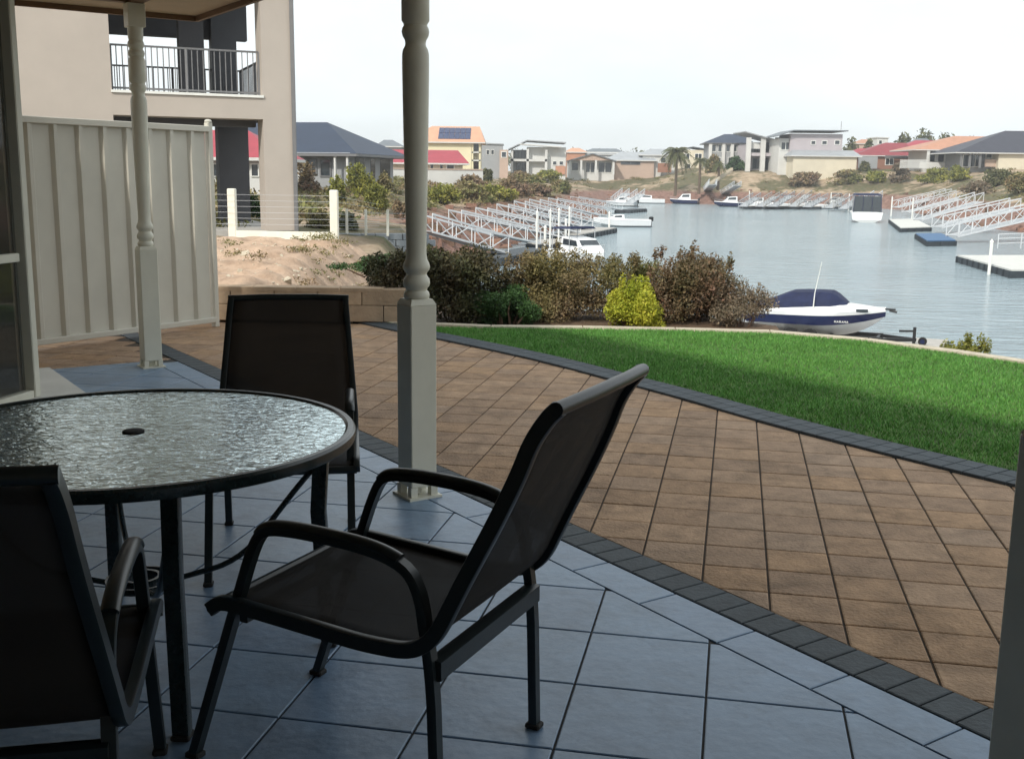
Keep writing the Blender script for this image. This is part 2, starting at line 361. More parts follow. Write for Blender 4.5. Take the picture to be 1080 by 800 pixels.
mb = MB(); mb.add([NE(2.6,-8.7,0), NE(2.6,4,0), NE(-8,4,0), NE(-8,-8.7,0)], [(0,3,2,1)]); tag(mb.build('patio_base', 'grout'), kind='structure')
mb = MB(); k = -10.6
while k < 3.2:
    slab(mb, [tuple(NE(*q)[:2]) for q in ((2.588,k+.003),(2.588,k+.112),(2.75,k+.112),(2.75,k+.003))], -.02, .008, .004); k += .115
tag(mb.build('paving_border', 'header_paver'), kind='structure')
# ---- brown paving beyond the border
PAVIN = lambda x, y: y > np.interp(x, [-1.2,-.6,.15,.8,1.16,1.5,1.9,2.3,2.75,3.3,5], [10.7,10.0,9.1,8.1,7.5,6.9,6.3,5.8,5.1,4.4,2.5])
PO = Vector((.3264, 4.3719, 0)); PS = .2405; mb = MB()
for i in range(-30, 18):
    for j in range(-26, 34):
        p = cell(PO, i, j, PS, .0042); cx, cy = (p[0][0]+p[2][0])/2, (p[0][1]+p[2][1])/2; dn = cx*n2[0]+cy*n2[1]; de = cx*e2[0]+cy*e2[1]
        if cy > 11.0 or cx < -6 or cx > 4.2 or cy < .5 or (cx > -.45 and PAVIN(cx, cy)): continue
        if dn > 2.5: p = clip(p, n2, 2.757, False)
        elif de < -8.4: p = clip(clip(p, n2, 2.583), e2, -8.675)
        else: continue
        if p and len(p) > 2: slab(mb, p, -.02, .004+random.uniform(-.0012,.0012), .004)
tag(mb.build('paving', 'paver'), kind='structure')
mb = MB(); mb.prism([(-7,-2),(6,-2),(4.5,3.5),(2.3,5.9),(1.2,7.6),(.15,9.1),(-.7,10.3),(-1.5,11.0),(-7,11.0)], -.05, -.004); tag(mb.build('paving_base', 'joint_sand'), kind='structure')
# concrete step by the sliding door
J = Vector((-3.13, 7.05, 0))
mb = MB(); q = [NE(1.655,-8.66), NE(1.655,-6.6), NE(.6,-6.6), NE(-.9,-8.66)]; mb.prism([tuple(p[:2]) for p in q[::-1]], .0, .022); tag(mb.build('path', 'concrete_pale', bevel=.004), kind='structure')

# ---- lawn
def spline(pts, n=8):
    pts = [Vector((p[0], p[1], 0)) for p in pts]; out = []
    for i in range(len(pts)-1):
        p0, p1, p2, p3 = pts[max(i-1,0)], pts[i], pts[i+1], pts[min(i+2,len(pts)-1)]
        for k in range(n):
            t = k/n; out.append(.5*((2*p1)+(-p0+p2)*t+(2*p0-5*p1+4*p2-p3)*t*t+(-p0+3*p1-3*p2+p3)*t**3))
    return out+[pts[-1]]
EDGE = spline([(-1.75,11.2),(-1.2,10.45),(-.62,9.78),(.15,8.80),(.79,7.81),(1.16,7.21),(1.52,6.57),(1.92,5.95),(2.27,5.45),(2.75,4.8),(3.3,4.1)])
KERB = spline([(-1.9,11.15),(-.65,10.62),(.5,10.6),(1.46,10.56),(2.63,10.42),(3.1,10.1),(3.55,9.68),(4.17,8.83),(4.9,7.8),(5.7,6.7)])
def offset(path, d):
    o = []
    for i, p in enumerate(path):
        t = (path[min(i+1,len(path)-1)]-path[max(i-1,0)]).normalized(); o.append(p+Vector((-t.y, t.x, 0))*d)
    return o
EIN = offset(EDGE, .24)
def arc_strip(mb, a, b, z0, z1, L, gap=.003):
    # cut the strip between the two rails into bricks of length L
    acc = [0]
    for i in range(1, len(a)): acc.append(acc[-1]+(a[i]-a[i-1]).length)
    def at(path, s):
        for i in range(1, len(acc)):
            if acc[i] >= s: t = (s-acc[i-1])/(acc[i]-acc[i-1]); return path[i-1].lerp(path[i], t)
        return path[-1]
    s = 0
    while s+L < acc[-1]:
        slab(mb, [tuple(at(q, u)[:2]) for q, u in ((a,s+gap),(a,s+L-gap),(b,s+L-gap),(b,s+gap))], z0, z1, .004); s += L
mb = MB(); arc_strip(mb, EDGE, offset(EDGE,.118), -.02, .022, .118); arc_strip(mb, offset(EDGE,.122), EIN, -.02, .022, .118)
tag(mb.build('lawn_edging', 'header_paver'), kind='structure')
poly = [tuple(p[:2]) for p in EIN] + [tuple(p[:2]) for p in reversed(KERB)]
def inside(x, y, poly):
    ins = np.zeros(x.shape, bool); n = len(poly)
    for i in range(n):
        (x0,y0),(x1,y1) = poly[i], poly[(i+1) % n]
        if y0 == y1: continue
        ins ^= ((y0 <= y) != (y1 <= y)) & (x < x0+(y-y0)*(x1-x0)/(y1-y0))
    return ins
mb = MB()
gx, gy = np.meshgrid(np.arange(-2,6,.15), np.arange(3.8,11.4,.15))
m = inside(gx, gy, poly)
bmx = bmesh.new(); vv = [bmx.verts.new((p[0], p[1], .014)) for p in poly]
try: bmx.faces.new(vv)
except Exception: pass
bmesh.ops.triangulate(bmx, faces=bmx.faces[:]); me = bpy.data.meshes.new('lawn'); bmx.to_mesh(me); bmx.free()
lo = bpy.data.objects.new('lawn', me); scene.collection.objects.link(lo); me.materials.append(MAT['lawn_soil']); tag(lo, kind='structure')
def blades(name, n, xr, yr, poly, h, m, zf=.012, w=.0035):
    x = rng.uniform(*xr, n); y = rng.uniform(*yr, n); k = inside(x, y, poly); x = x[k]; y = y[k]; n = len(x)
    a = rng.uniform(0, 2*np.pi, n); hh = h*rng.uniform(.55, 1.2, n)*(.75+.5*vnoise(x,y,.35,5)); ln = rng.normal(0, .45, (n,2))*hh[:,None]
    wx = np.cos(a)*w; wy = np.sin(a)*w; z = np.full(n, zf)
    v = np.stack([np.stack([x-wx,y-wy,z],1), np.stack([x+wx,y+wy,z],1), np.stack([x+ln[:,0],y+ln[:,1],z+hh],1)],1).reshape(-1,3)
    me = bpy.data.meshes.new(name); me.vertices.add(3*n); me.vertices.foreach_set('co', v.ravel()); me.loops.add(3*n); me.loops.foreach_set('vertex_index', np.arange(3*n))
    me.polygons.add(n); me.polygons.foreach_set('loop_start', np.arange(0,3*n,3)); me.update(calc_edges=True)
    o = bpy.data.objects.new(name, me); scene.collection.objects.link(o); me.materials.append(MAT[m]); return o
tag(blades('grass', 420000, (-2,5.8), (3.9,11.3), poly, .027, 'grass'), 'short bright green lawn grass between the paving and the stone kerb', 'grass', kind='stuff')
mb = MB(); arc_strip(mb, KERB, offset(KERB,.13), -.3, .035, .9, .004)
kb = mb.build('kerb', 'limestone'); tag(kb, kind='structure')
# garden bed soil behind the kerb
mb = MB(); q = [(-2.1,11.1),(-.6,10.72),(1.5,10.66),(2.62,10.52),(2.72,11.2),(2.0,12.0),(.5,12.4),(-1.6,13.8)]; mb.prism(q, -.4, -.01); tag(mb.build('garden_bed', 'soil_bed'), kind='structure')

# ---- raised dirt lot behind the block wall
def patch(name, x0, x1, y0, y1, st, f, m):
    xs = np.arange(x0, x1+1e-6, st); ys = np.arange(y0, y1+1e-6, st); X, Y = np.meshgrid(xs, ys); Z = f(X, Y); a, b = X.shape
    mb = MB(); mb.add(np.stack([X,Y,Z],-1).reshape(-1,3).tolist(), [(i*b+j, i*b+j+1, (i+1)*b+j+1, (i+1)*b+j) for i in range(a-1) for j in range(b-1)], True)
    return tag(mb.build(name, m, edge=180), kind='structure')
def dirtf(X, Y):
    z = .36+(vnoise(X,Y,1.1,8)-.5)*.16+(vnoise(X,Y,.35,9)-.5)*.10+(vnoise(X,Y,.15,10)-.5)*.07
    z += .05*np.exp(-((X+2.6)**2/1.2+(Y-16.3)**2/3.))
    e = np.clip((-1.45-.03*(Y-11)-X)/1.3, 0, 1); e = e*e*(3-2*e)
    b = np.clip((19.9-Y)/.5, 0, 1); fr = np.clip((Y-10.95)/.3, 0, 1)
    z = z*fr+.33*(1-fr)
    return -.6+(z+.6)*e*b
patch('ground', -14, -.8, 10.98, 20.4, .07, dirtf, 'dirt')
# block retaining wall
wl = thing('retaining_wall', 'low tan block wall holding back the dirt lot behind the middle chair', 'wall', (-3,10.9,0))
mb = MB(); y = 10.84
for r_ in range(2):
    x = -5.2+(.0 if r_ == 0 else .22)
    while x < (-1.25 if r_ == 0 else -1.4):
        mb.box((x+.215, y+.1, .02+.09+r_*.165), (.427, .2, .160), bev=.004); x += .435
attach(mb.build('course', 'block_tan'), wl)
mb = MB(); x = -5.2
while x < -1.35: mb.box((x+.215, y+.1, .345), (.427,.204,.045), bev=.006); x += .435
attach(mb.build('capping', 'block_tan'), wl)

# ================================================================== OUR HOUSE
hs = thing('verandah_house', 'cream house with a glazed sliding door and a boarded verandah ceiling', 'house', (-4,2,0))
def hpart(mb, name, m, **k): return attach(mb.build(name, m, **k), hs)
CZ = 2.70
n0, e0 = 3.0, -9.02
def ne(n, e): return tuple(NE(n, e)[:2])
E_END = 6.5  # unseen far end of the verandah roof, lengthened to dim the patio
mb = MB(); mb.prism([ne(n0, e0), ne(-3.2, e0), ne(-7, 0), ne(-7, E_END), ne(n0, E_END)], CZ, CZ+.03); hpart(mb, 'ceiling', 'ceiling_board')
mb = MB()
for a, b in ((ne(n0,e0), ne(n0,E_END)), (ne(-3.2,e0), ne(n0,e0))):
    mb.bar((a[0],a[1],CZ+.045), (b[0],b[1],CZ+.045), .03, .17)
hpart(mb, 'fascia', 'dark_trim')
mb = MB()
a, b = NE(n0+.07, e0-.09), NE(n0+.07, E_END); mb.bar((a.x,a.y,CZ+.10),(b.x,b.y,CZ+.10), .11, .1)
a, b = NE(-3.2, e0-.07), NE(n0+.12, e0-.07); mb.bar((a.x,a.y,CZ+.10),(b.x,b.y,CZ+.10), .11, .1)
hpart(mb, 'gutter', 'cream_paint')
mb = MB()                                        # timber beam on the posts and a second one across the end
a, b = NE(2.34, e0+.55), NE(2.34, E_END); mb.bar((a.x,a.y,CZ-.012),(b.x,b.y,CZ-.012), .09, .05); hpart(mb, 'beam', 'dark_trim'); mb = MB()
a, b = NE(-3, e0+.6), NE(2.30, e0+.6); mb.bar((a.x,a.y,CZ-.010),(b.x,b.y,CZ-.010), .07, .04)
hpart(mb, 'beam', 'dark_trim')
mb = MB()                                        # roof rising from the eave to a ridge over the house
z0, z1 = CZ+.13, CZ+2.2
e = [ne(n0+.1, e0-.1), ne(n0+.1, E_END), ne(-4.2, E_END-3), ne(-4.2, e0+3.5)]
mb.add([(*e[0],z0),(*e[1],z0),(*e[2],z1),(*e[3],z1),(*e[0],z0+.04),(*e[1],z0+.04),(*e[2],z1+.04),(*e[3],z1+.04)], [(0,1,2,3),(4,7,6,5),(0,4,5,1),(1,5,6,2),(2,6,7,3),(3,7,4,0)])
q = ne(-9, e0-.1), ne(-9, E_END)
mb.add([(*e[3],z1),(*e[2],z1),(*q[1],z0),(*q[0],z0)], [(0,1,2,3)]); mb.add([(*e[0],z0),(*e[3],z1),(*q[0],z0)], [(0,1,2)]); mb.add([(*e[1],z0),(*q[1],z0),(*e[2],z1)], [(0,1,2)])
hpart(mb, 'roof', 'roof_grey')
# walls: door wall along the tile grid, then round behind the camera
Vd = V; mb = MB()
def wallseg(a, b, z0, z1, t=.11): a = Vector(a); b = Vector(b); mb.bar((a.x,a.y,(z0+z1)/2), (b.x,b.y,(z0+z1)/2), t, z1-z0)
OFF = Vector((-.06, -.012, 0))
P_ = lambda s: J+OFF-V*s
wallseg(P_(2.6), P_(9.4), 0, CZ); wallseg(P_(.0), P_(2.6), 2.62, CZ)
wallseg(J+OFF+V*.0, J+OFF-U*4+V*.0, 0, CZ); wallseg(P_(9.4), P_(9.4)+U*7.5, 0, CZ)
hpart(mb, 'wall', 'cream_brick')
door = thing('x', None, None); bpy.data.objects.remove(door)
# sliding door: frame is the part, panes / curtain hang off it
mb = MB(); z_top = 2.60
mb.box(J+Vector((0,0,z_top/2))-V*.03, (.09,.06,z_top), (U,V), .006)
mb.box(P_(1.30)-OFF+Vector((0,0,z_top/2)), (.08,.07,z_top-.02), (U,V), .006); mb.box(P_(2.55)-OFF+Vector((0,0,z_top/2)), (.09,.07,z_top-.02), (U,V), .006)
for zc, hh in ((.035,.07),(z_top-.04,.08)): mb.box(P_(1.29)-OFF+Vector((0,0,zc)), (.075,2.46,hh), (U,V), .005)
fr = hpart(mb, 'sliding_door', 'cream_paint')
def dpart(mb, name, m): 
    o = mb.build(name, m); o.parent = fr; o.matrix_parent_inverse = fr.matrix_world.inverted(); return o
bpy.context.view_layer.update()
mb = MB()
for s0 in (.68, 1.92): mb.box(P_(s0)-OFF+Vector((-.005,0,.93)), (.05,1.18,.055), (U,V), .004)
dpart(mb, 'mid_rail', 'cream_paint')
mb = MB()
for s0 in (.68, 1.92): mb.box(P_(s0)-OFF+Vector((-.012,0,z_top/2)), (.006,1.2,z_top-.12), (U,V))
gm = mat('door_glass', (.05,.06,.06), .04, var=0., spec=.7); gm.node_tree.nodes['Principled BSDF'].inputs['Alpha'].default_value = .35
dpart(mb, 'pane', 'door_glass')
mb = MB(); pts = []
for i in range(80): s = .05+i*.031; pts.append(P_(s)-OFF-U*(.22+.035*math.sin(i*1.1)))
for i in range(79): a, b = pts[i], pts[i+1]; mb.add([(a.x,a.y,.05),(b.x,b.y,.05),(b.x,b.y,2.55),(a.x,a.y,2.55)], [(0,1,2,3)], True)
dpart(mb, 'curtain', 'curtain')

# ================================================================== VERANDAH POSTS
def vpost(c, label, ztop=CZ-.035):
    t = thing('verandah_post', label, 'post', (c[0], c[1], 0), math.atan2(eV.y, eV.x), 'turned verandah posts')
    w = .132; loc = lambda mb, n, m, **k: mb.build(n, m, t, **k)
    mb = MB(); mb.box((0,0,.06+.42), (w,w,.84), bev=.004)
    mb.add(*frust(w/2, w/2*.80, .90, .925)); loc(mb, 'base_block', 'cream_paint')
    mb = MB(); mb.box((0,0,(2.50+ztop)/2), (w*.94,w*.94,ztop-2.50), bev=.004); loc(mb, 'head_block', 'cream_paint')
    prof = [(.050,.92),(.057,.93),(.059,.942),(.055,.955),(.047,.962),(.049,.972),(.058,.982),(.061,.998),(.058,1.014),(.049,1.026),(.046,1.034),(.049,1.044),(.058,1.054),(.061,1.068),
            (.057,1.084),(.049,1.10),(.045,1.125),(.0455,1.18),(.048,1.30),(.051,1.45),(.055,1.65),(.0575,1.82),(.059,1.94),(.0585,1.985),(.055,2.003),(.046,2.02),(.0445,2.03),(.047,2.045),
            (.056,2.06),(.060,2.078),(.057,2.094),(.051,2.104),(.052,2.112),(.0605,2.125),(.0605,2.27),(.054,2.285),(.050,2.292),(.056,2.305),(.060,2.32),(.056,2.335),(.048,2.345),(.048,2.355),
            (.056,2.367),(.060,2.382),(.056,2.397),(.049,2.41),(.054,2.43),(.056,2.52)]
    mb = MB(); mb.lathe(prof, (0,0,0), 28); loc(mb, 'turned_shaft', 'cream_paint')
    mb = MB()
    for sx, sy in ((1,1),(1,-1),(-1,1),(-1,-1)): mb.box((sx*.052, sy*.052, .034), (.034,.034,.055))
    mb.box((0,0,.011), (.17,.17,.012)); mb.box((0,0,.034), (.03,.03,.055)); loc(mb, 'foot_bracket', 'cream_paint')
    return t
def frust(a, b, z0, z1):
    return [(-a,-a,z0),(a,-a,z0),(a,a,z0),(-a,a,z0),(-b,-b,z1),(b,-b,z1),(b,b,z1),(-b,b,z1)], [(0,3,2,1),(4,5,6,7),(0,1,5,4),(1,2,6,5),(2,3,7,6),(3,0,4,7)]
vpost((-2.765, 8.27), 'cream turned verandah post standing in front of the ribbed steel fence')
vpost((-.435, 4.925), 'cream turned verandah post between the empty chair and the dark shrubs')
vpost((1.268, 2.455), 'shaded verandah post with only its square base showing, at the corner of the brown paving')

# ================================================================== OUTDOOR CHAIRS
W_, B_ = .265, .288
def arc3(p0, p1, p2, n=5):      # rounded corner
    return [p0.lerp(p1, t).lerp(p1.lerp(p2, t), t) for t in [k/n for k in range(n+1)]]
def round_path(pts, r):
    pts = [Vector(p) for p in pts]; out = [pts[0]]
    for i in range(1, len(pts)-1):
        a = pts[i]+(pts[i-1]-pts[i]).normalized()*min(r, (pts[i-1]-pts[i]).length*.45); b = pts[i]+(pts[i+1]-pts[i]).normalized()*min(r, (pts[i+1]-pts[i]).length*.45)
        out += arc3(a, pts[i], b, 6)
    return out+[pts[-1]]
OV = [(math.cos(a)*1.0, math.sin(a)*.62) for a in [2*math.pi*k/12 for k in range(12)]]
RC = [(.55,-1),(.8,-.9),(.8,.9),(.55,1),(-.55,1),(-.8,.9),(-.8,-.9),(-.55,-1)]
def sling_material():
    m = bpy.data.materials.new('sling'); m.use_nodes = True; t = m.node_tree; p = t.nodes['Principled BSDF']
    p.inputs['Roughness'].default_value = .75; p.inputs['Specular IOR Level'].default_value = .25
    tcn = N(t, 'ShaderNodeTexCoord')
    w1 = N(t, 'ShaderNodeTexWave', bands_direction='X', _Scale=420.); w2 = N(t, 'ShaderNodeTexWave', bands_direction='DIAGONAL', _Scale=420.)
    no = N(t, 'ShaderNodeTexNoise', _Scale=7., _Detail=3.)
    for q in (w1, w2, no): t.links.new(tcn.outputs['Object'], q.inputs['Vector'])
    mu = N(t, 'ShaderNodeMath', operation='MULTIPLY'); t.links.new(w1.outputs[1], mu.inputs[0]); t.links.new(w2.outputs[1], mu.inputs[1])
    rp = N(t, 'ShaderNodeValToRGB'); rp.color_ramp.elements[0].color = (.016,.0145,.013,1); rp.color_ramp.elements[1].color = (.034,.029,.025,1); t.links.new(no.outputs[0], rp.inputs[0]); t.links.new(rp.outputs[0], p.inputs['Base Color'])
    mr = N(t, 'ShaderNodeMapRange'); t.links.new(mu.outputs[0], mr.inputs[0]); mr.inputs[1].default_value = 0; mr.inputs[2].default_value = .25; mr.inputs[3].default_value = .72; mr.inputs[4].default_value = .98
    t.links.new(mr.outputs[0], p.inputs['Alpha']); MAT['sling'] = m
sling_material()
def chair(label, x0, y0, phi):
    t = thing('patio_chair', label, 'chair', (x0, y0, .006), phi-math.pi/2, 'sling chairs round the glass table')
    # local: x right, y forward
    for s in (-1, 1):
        x = s*W_
        pts = round_path([(x,.456,.012),(x,.245,.60),(x,.21,.645),(x,.10,.652),(x,-.10,.642),(x,-.205,.60),(x,-.242,.36),(x,-.253,.012)], .085)
        mb = MB(); mb.tube(pts, .0148, prof=RC); arm = mb.build('arm_frame', 'chair_metal', t)
        mb = MB(); arc = [p for p in pts if p.z > .615]; mb.tube([p+Vector((0,0,.012)) for p in arc], .0185, prof=OV); o = mb.build('armrest', 'chair_metal', t); 
        for y in (.456, -.253): mb = MB(); mb.box((x,y,.008), (.036,.042,.016), bev=.004); mb.build('rubber_foot', 'rubber', arm)
    SIDE = [(0,.365,.425),(0,.33,.452),(0,.15,.440),(0,-.08,.425),(0,-.20,.430),(0,-.262,.475),(0,-.32,.60),(0,-.40,.76),(0,-.445,.86),(0,-.47,.93),(0,-.505,.985),(0,-.527,1.006)]
    SIDE = [Vector(p) for p in round_path(SIDE, .05)]
    TP = lambda p: B_-.036*max(0,(p.z-.5)/.5)
    for s in (-1, 1):
        mb = MB(); mb.tube([p+Vector((s*TP(p),0,0)) for p in SIDE], .0155, prof=[(a*1.0,b*1.15) for a, b in RC]); mb.build('side_rail', 'chair_metal', t)
    mb = MB(); a = SIDE[-1]; mb.tube([a+Vector((-B_+.022,0,0)), a+Vector((-B_*.4,-.012,.004)), a+Vector((B_*.4,-.012,.004)), a+Vector((B_-.022,0,0))], .0155, 12); mb.build('top_rail', 'chair_metal', t)
    mb = MB(); a = SIDE[0]; mb.tube([a+Vector((-B_,0,0)), a+Vector((B_,0,0))], .0155, 10); mb.build('front_rail', 'chair_metal', t)
    mb = MB(); mb.tube([(-W_,-.243,.385),(W_,-.243,.385)], .024, prof=RC); mb.build('crossbar', 'chair_metal', t)
    mb = MB(); mb.tube([(-W_,.285,.41),(W_,.285,.41)], .0145, prof=RC); mb.build('crossbar', 'chair_metal', t)
    def sheet(idx, name):
        mb = MB(); nx = 9; vs = []
        for p in idx:
            for k in range(nx):
                u = k/(nx-1)*2-1; sag = (1-u*u)*.012
                dn = Vector((0, .6, -.8)) if p.z < .5 else Vector((0, -1, 0)); vs.append(p+Vector((u*(TP(p)-.008),0,0))+dn*sag*(.2 if p in (idx[0], idx[-1]) else 1))
        for i in range(len(idx)-1):
            for k in range(nx-1): mb.add([vs[i*nx+k],vs[i*nx+k+1],vs[(i+1)*nx+k+1],vs[(i+1)*nx+k]], [(0,1,2,3)], True)
        o = mb.build(name, 'sling', t, edge=180); md = o.modifiers.new('solid', 'SOLIDIFY'); md.thickness = .0018; wd = o.modifiers.new('weld', 'WELD'); o.modifiers.move(1, 0); wd.merge_threshold = .0004
    k = max(i for i, p in enumerate(SIDE) if p.y > -.225)
    sheet(SIDE[:k+1], 'seat'); sheet(SIDE[k:], 'backrest')
    return t
c3 = chair('empty dark sling chair turned side-on in the middle of the tiles, right of the table', -.271, 2.615, math.atan2(.4314, -.9022))
c2 = chair('dark sling chair behind the glass table, its backrest facing the block wall', -.90, 4.24, R(-81.5)); c2.scale = (.97, 1, .925)
chair('dark sling chair in the bottom left corner seen from behind, pushed up to the table', -1.06, 2.09, R(101.5))

# ================================================================== GLASS TABLE
TC = Vector((-1.12, 3.16, 0)); TZ = .72; TR_ = .65
tb = thing('patio_table', 'round dark metal patio table with a rippled glass top and centre parasol hole', 'table', (TC.x, TC.y, 0))
def circ(r, z, n=96): return [(r*math.cos(2*math.pi*i/n), r*math.sin(2*math.pi*i/n), z) for i in range(n)]
mb = MB(); mb.tube(circ(TR_-.014, TZ-.014), .016, prof=[(.9,-1.25),(1,-1.0),(1,.45),(.6,.9),(-.4,.9),(-.9,.5),(-.9,-1.25)], up=(0,0,1), close=True); mb.build('rim', 'table_metal', tb)
def glass_material():
    m = bpy.data.materials.new('rippled_glass'); m.use_nodes = True; t = m.node_tree; p = t.nodes['Principled BSDF']
    p.inputs['Base Color'].default_value = (.05,.07,.075,1); p.inputs['Roughness'].default_value = .10; p.inputs['IOR'].default_value = 2.1
    tcn = N(t, 'ShaderNodeTexCoord'); mpn = N(t, 'ShaderNodeMapping'); mpn.inputs['Scale'].default_value = (1,1.5,1); mpn.inputs['Rotation'].default_value = (0,0,.7); t.links.new(tcn.outputs['Object'], mpn.inputs[0])
    a = N(t, 'ShaderNodeTexNoise', _Scale=26., _Detail=2.5, _Roughness=.55, _Distortion=1.2); t.links.new(mpn.outputs[0], a.inputs['Vector'])
    vo = N(t, 'ShaderNodeTexVoronoi', feature='SMOOTH_F1', _Scale=34.); t.links.new(mpn.outputs[0], vo.inputs['Vector'])
    b = N(t, 'ShaderNodeBump', _Strength=.8, _Distance=.0045); t.links.new(a.outputs[0], b.inputs['Height'])
    b2 = N(t, 'ShaderNodeBump', _Strength=.6, _Distance=.0022); t.links.new(vo.outputs[0], b2.inputs['Height']); t.links.new(b.outputs[0], b2.inputs['Normal'])
    t.links.new(b2.outputs[0], p.inputs['Normal']); p.inputs['Alpha'].default_value = .80
    gl = N(t, 'ShaderNodeBsdfGlossy', _Roughness=.13); gl.inputs[0].default_value = (.86,.98,1,1); t.links.new(b2.outputs[0], gl.inputs['Normal'])
    mxs = N(t, 'ShaderNodeMixShader'); mxs.inputs[0].default_value = .88; t.links.new(p.outputs[0], mxs.inputs[1]); t.links.new(gl.outputs[0], mxs.inputs[2]); t.links.new(mxs.outputs[0], t.nodes['Material Output'].inputs[0]); MAT['rippled_glass'] = m
glass_material()
mb = MB(); mb.lathe([(.027,TZ-.012),(TR_-.02,TZ-.012),(TR_-.02,TZ-.006),(.027,TZ-.006),(.027,TZ-.012)][1:3], (0,0,0), 96)
mb.build('glass_top', 'rippled_glass', tb)
mb = MB(); mb.lathe([(.028,TZ-.03),(.028,TZ-.008),(.032,TZ-.005),(.032,TZ-.003),(.028,TZ-.001),(.010,TZ-.001)], (0,0,0), 28); mb.build('parasol_cap', 'rubber', tb)
for k, a in enumerate((-62, 10, 118, 190)):
    a = R(a); d = Vector((math.cos(a), math.sin(a), 0))
    mb = MB(); mb.tube([d*(TR_-.10)+Vector((0,0,TZ-.035)), d*(TR_-.115)+Vector((0,0,.45)), d*(TR_-.09)+Vector((0,0,.012))], .0235, prof=RC); lg = mb.build('leg', 'table_metal', tb)
    mb = MB(); mb.box(tuple(d*(TR_-.09)+Vector((0,0,.014))), (.05,.05,.016), bev=.004); o = mb.build('rubber_foot', 'rubber', lg)
    mb = MB(); pts = [d*(TR_-.115)+Vector((0,0,.60)), d*(TR_-.2)+Vector((0,0,.5)), d*.30+Vector((0,0,.30)), d*.10+Vector((0,0,.25))]; mb.tube(round_path(pts,.12), .009, 8); mb.build('brace', 'table_metal', tb)
mb = MB(); mb.tube(circ(.10,.25,40), .010, prof=[(.35,-1),(.35,1),(-.35,1),(-.35,-1)], up=(0,0,1), close=True); mb.tube(circ(.055,.25,24), .016, prof=[(.35,-1),(.35,1),(-.35,1),(-.35,-1)], up=(0,0,1), close=True)
for a in (0,90,180,270): a = R(a+20); mb.bar((.055*math.cos(a),.055*math.sin(a),.25),(.10*math.cos(a),.10*math.sin(a),.25), .010)
mb.build('parasol_ring', 'table_metal', tb)

# ================================================================== STEEL FENCE
fd = Vector((.556,.83,0)).normalized(); fn = Vector((fd.y,-fd.x,0)); F1 = Vector((-2.90,10.55,0))
fe = thing('steel_fence', 'cream ribbed steel fence panel closing the end of the patio', 'fence', tuple(F1))
LF = 3.35
mb = MB(); pts = []; s = 0.; per = .235
while s < LF:                                     # trapezoid ribs
    for a, dz in ((0,0),(.128,0),(.152,.034),(.186,.034),(.21,0)): pts.append((s+a, dz))
    s += per
nv = len(pts); vsl = []
for z in (.07, 1.86):
    for a, dz in pts: q = F1-fd*(a+.03)+fn*dz; vsl.append((q.x,q.y,z))
mb.add(vsl, [(i+1,i,nv+i,nv+i+1) for i in range(nv-1)]); o = attach(mb.build('sheet', 'fence_steel'), fe)
for z, h in ((.075,.05),(1.875,.055)):
    mb = MB(); a = F1+fn*.012+Vector((0,0,z)); b = F1-fd*LF+fn*.012+Vector((0,0,z)); mb.bar(a, b, .062, h); attach(mb.build('rail', 'fence_steel', bevel=.006), fe)
mb = MB(); mb.box(F1+Vector((0,0,.97))+fd*.02, (.06,.06,1.94), (fd,-fn), .008); mb.lathe([(.034,1.94),(.034,1.95),(.025,1.962),(.008,1.966)], F1+fd*.02, 16)
attach(mb.build('post', 'fence_steel'), fe)

# ================================================================== VEGETATION
def leaves(name, centers, radii, n, size, m, parent=None, stems=0, origin=(0,0,0), flat=.0, bias=.55, elong=1.0, thin=.45):
    """leaf faces through a set of ellipsoid clumps"""
    centers = np.array(centers, float); radii = np.array(radii, float); w = np.prod(radii, 1)**(2/3); w /= w.sum()
    k = rng.choice(len(centers), n, p=w); u = rng.normal(size=(n,3)); u /= np.linalg.norm(u, axis=1)[:,None]
    rad = rng.uniform(0,1,n)**bias; c = centers[k]+u*radii[k]*rad[:,None]
    keep = vnoise(c[:,0]*7+c[:,2]*3, c[:,1]*7+c[:,2]*5, 1.0, 4) > (.30*rad**2); c = c[keep]; u = u[keep]; n = len(c)
    a = rng.normal(size=(n,3)); a += u*.6; a[:,2] += .35; a /= np.linalg.norm(a, axis=1)[:,None]
    b = np.cross(a, rng.normal(size=(n,3))); b /= np.linalg.norm(b, axis=1)[:,None]
    s = size*(.45+1.15*rng.uniform(0,1,n)**1.6)[:,None]; A = a*s*elong; Bv = b*s*thin
    v = np.stack([c-A, c+Bv, c+A, c-Bv], 1).reshape(-1,3)-np.array(origin)
    me = bpy.data.meshes.new(name); me.vertices.add(4*n); me.vertices.foreach_set('co', v.ravel()); me.loops.add(4*n); me.loops.foreach_set('vertex_index', np.arange(4*n))
    me.polygons.add(n); me.polygons.foreach_set('loop_start', np.arange(0,4*n,4)); me.update(calc_edges=True)
    o = bpy.data.objects.new(name, me); scene.collection.objects.link(o); me.materials.append(MAT[m])
    if parent: o.parent = parent
    else: o.location = origin
    return o
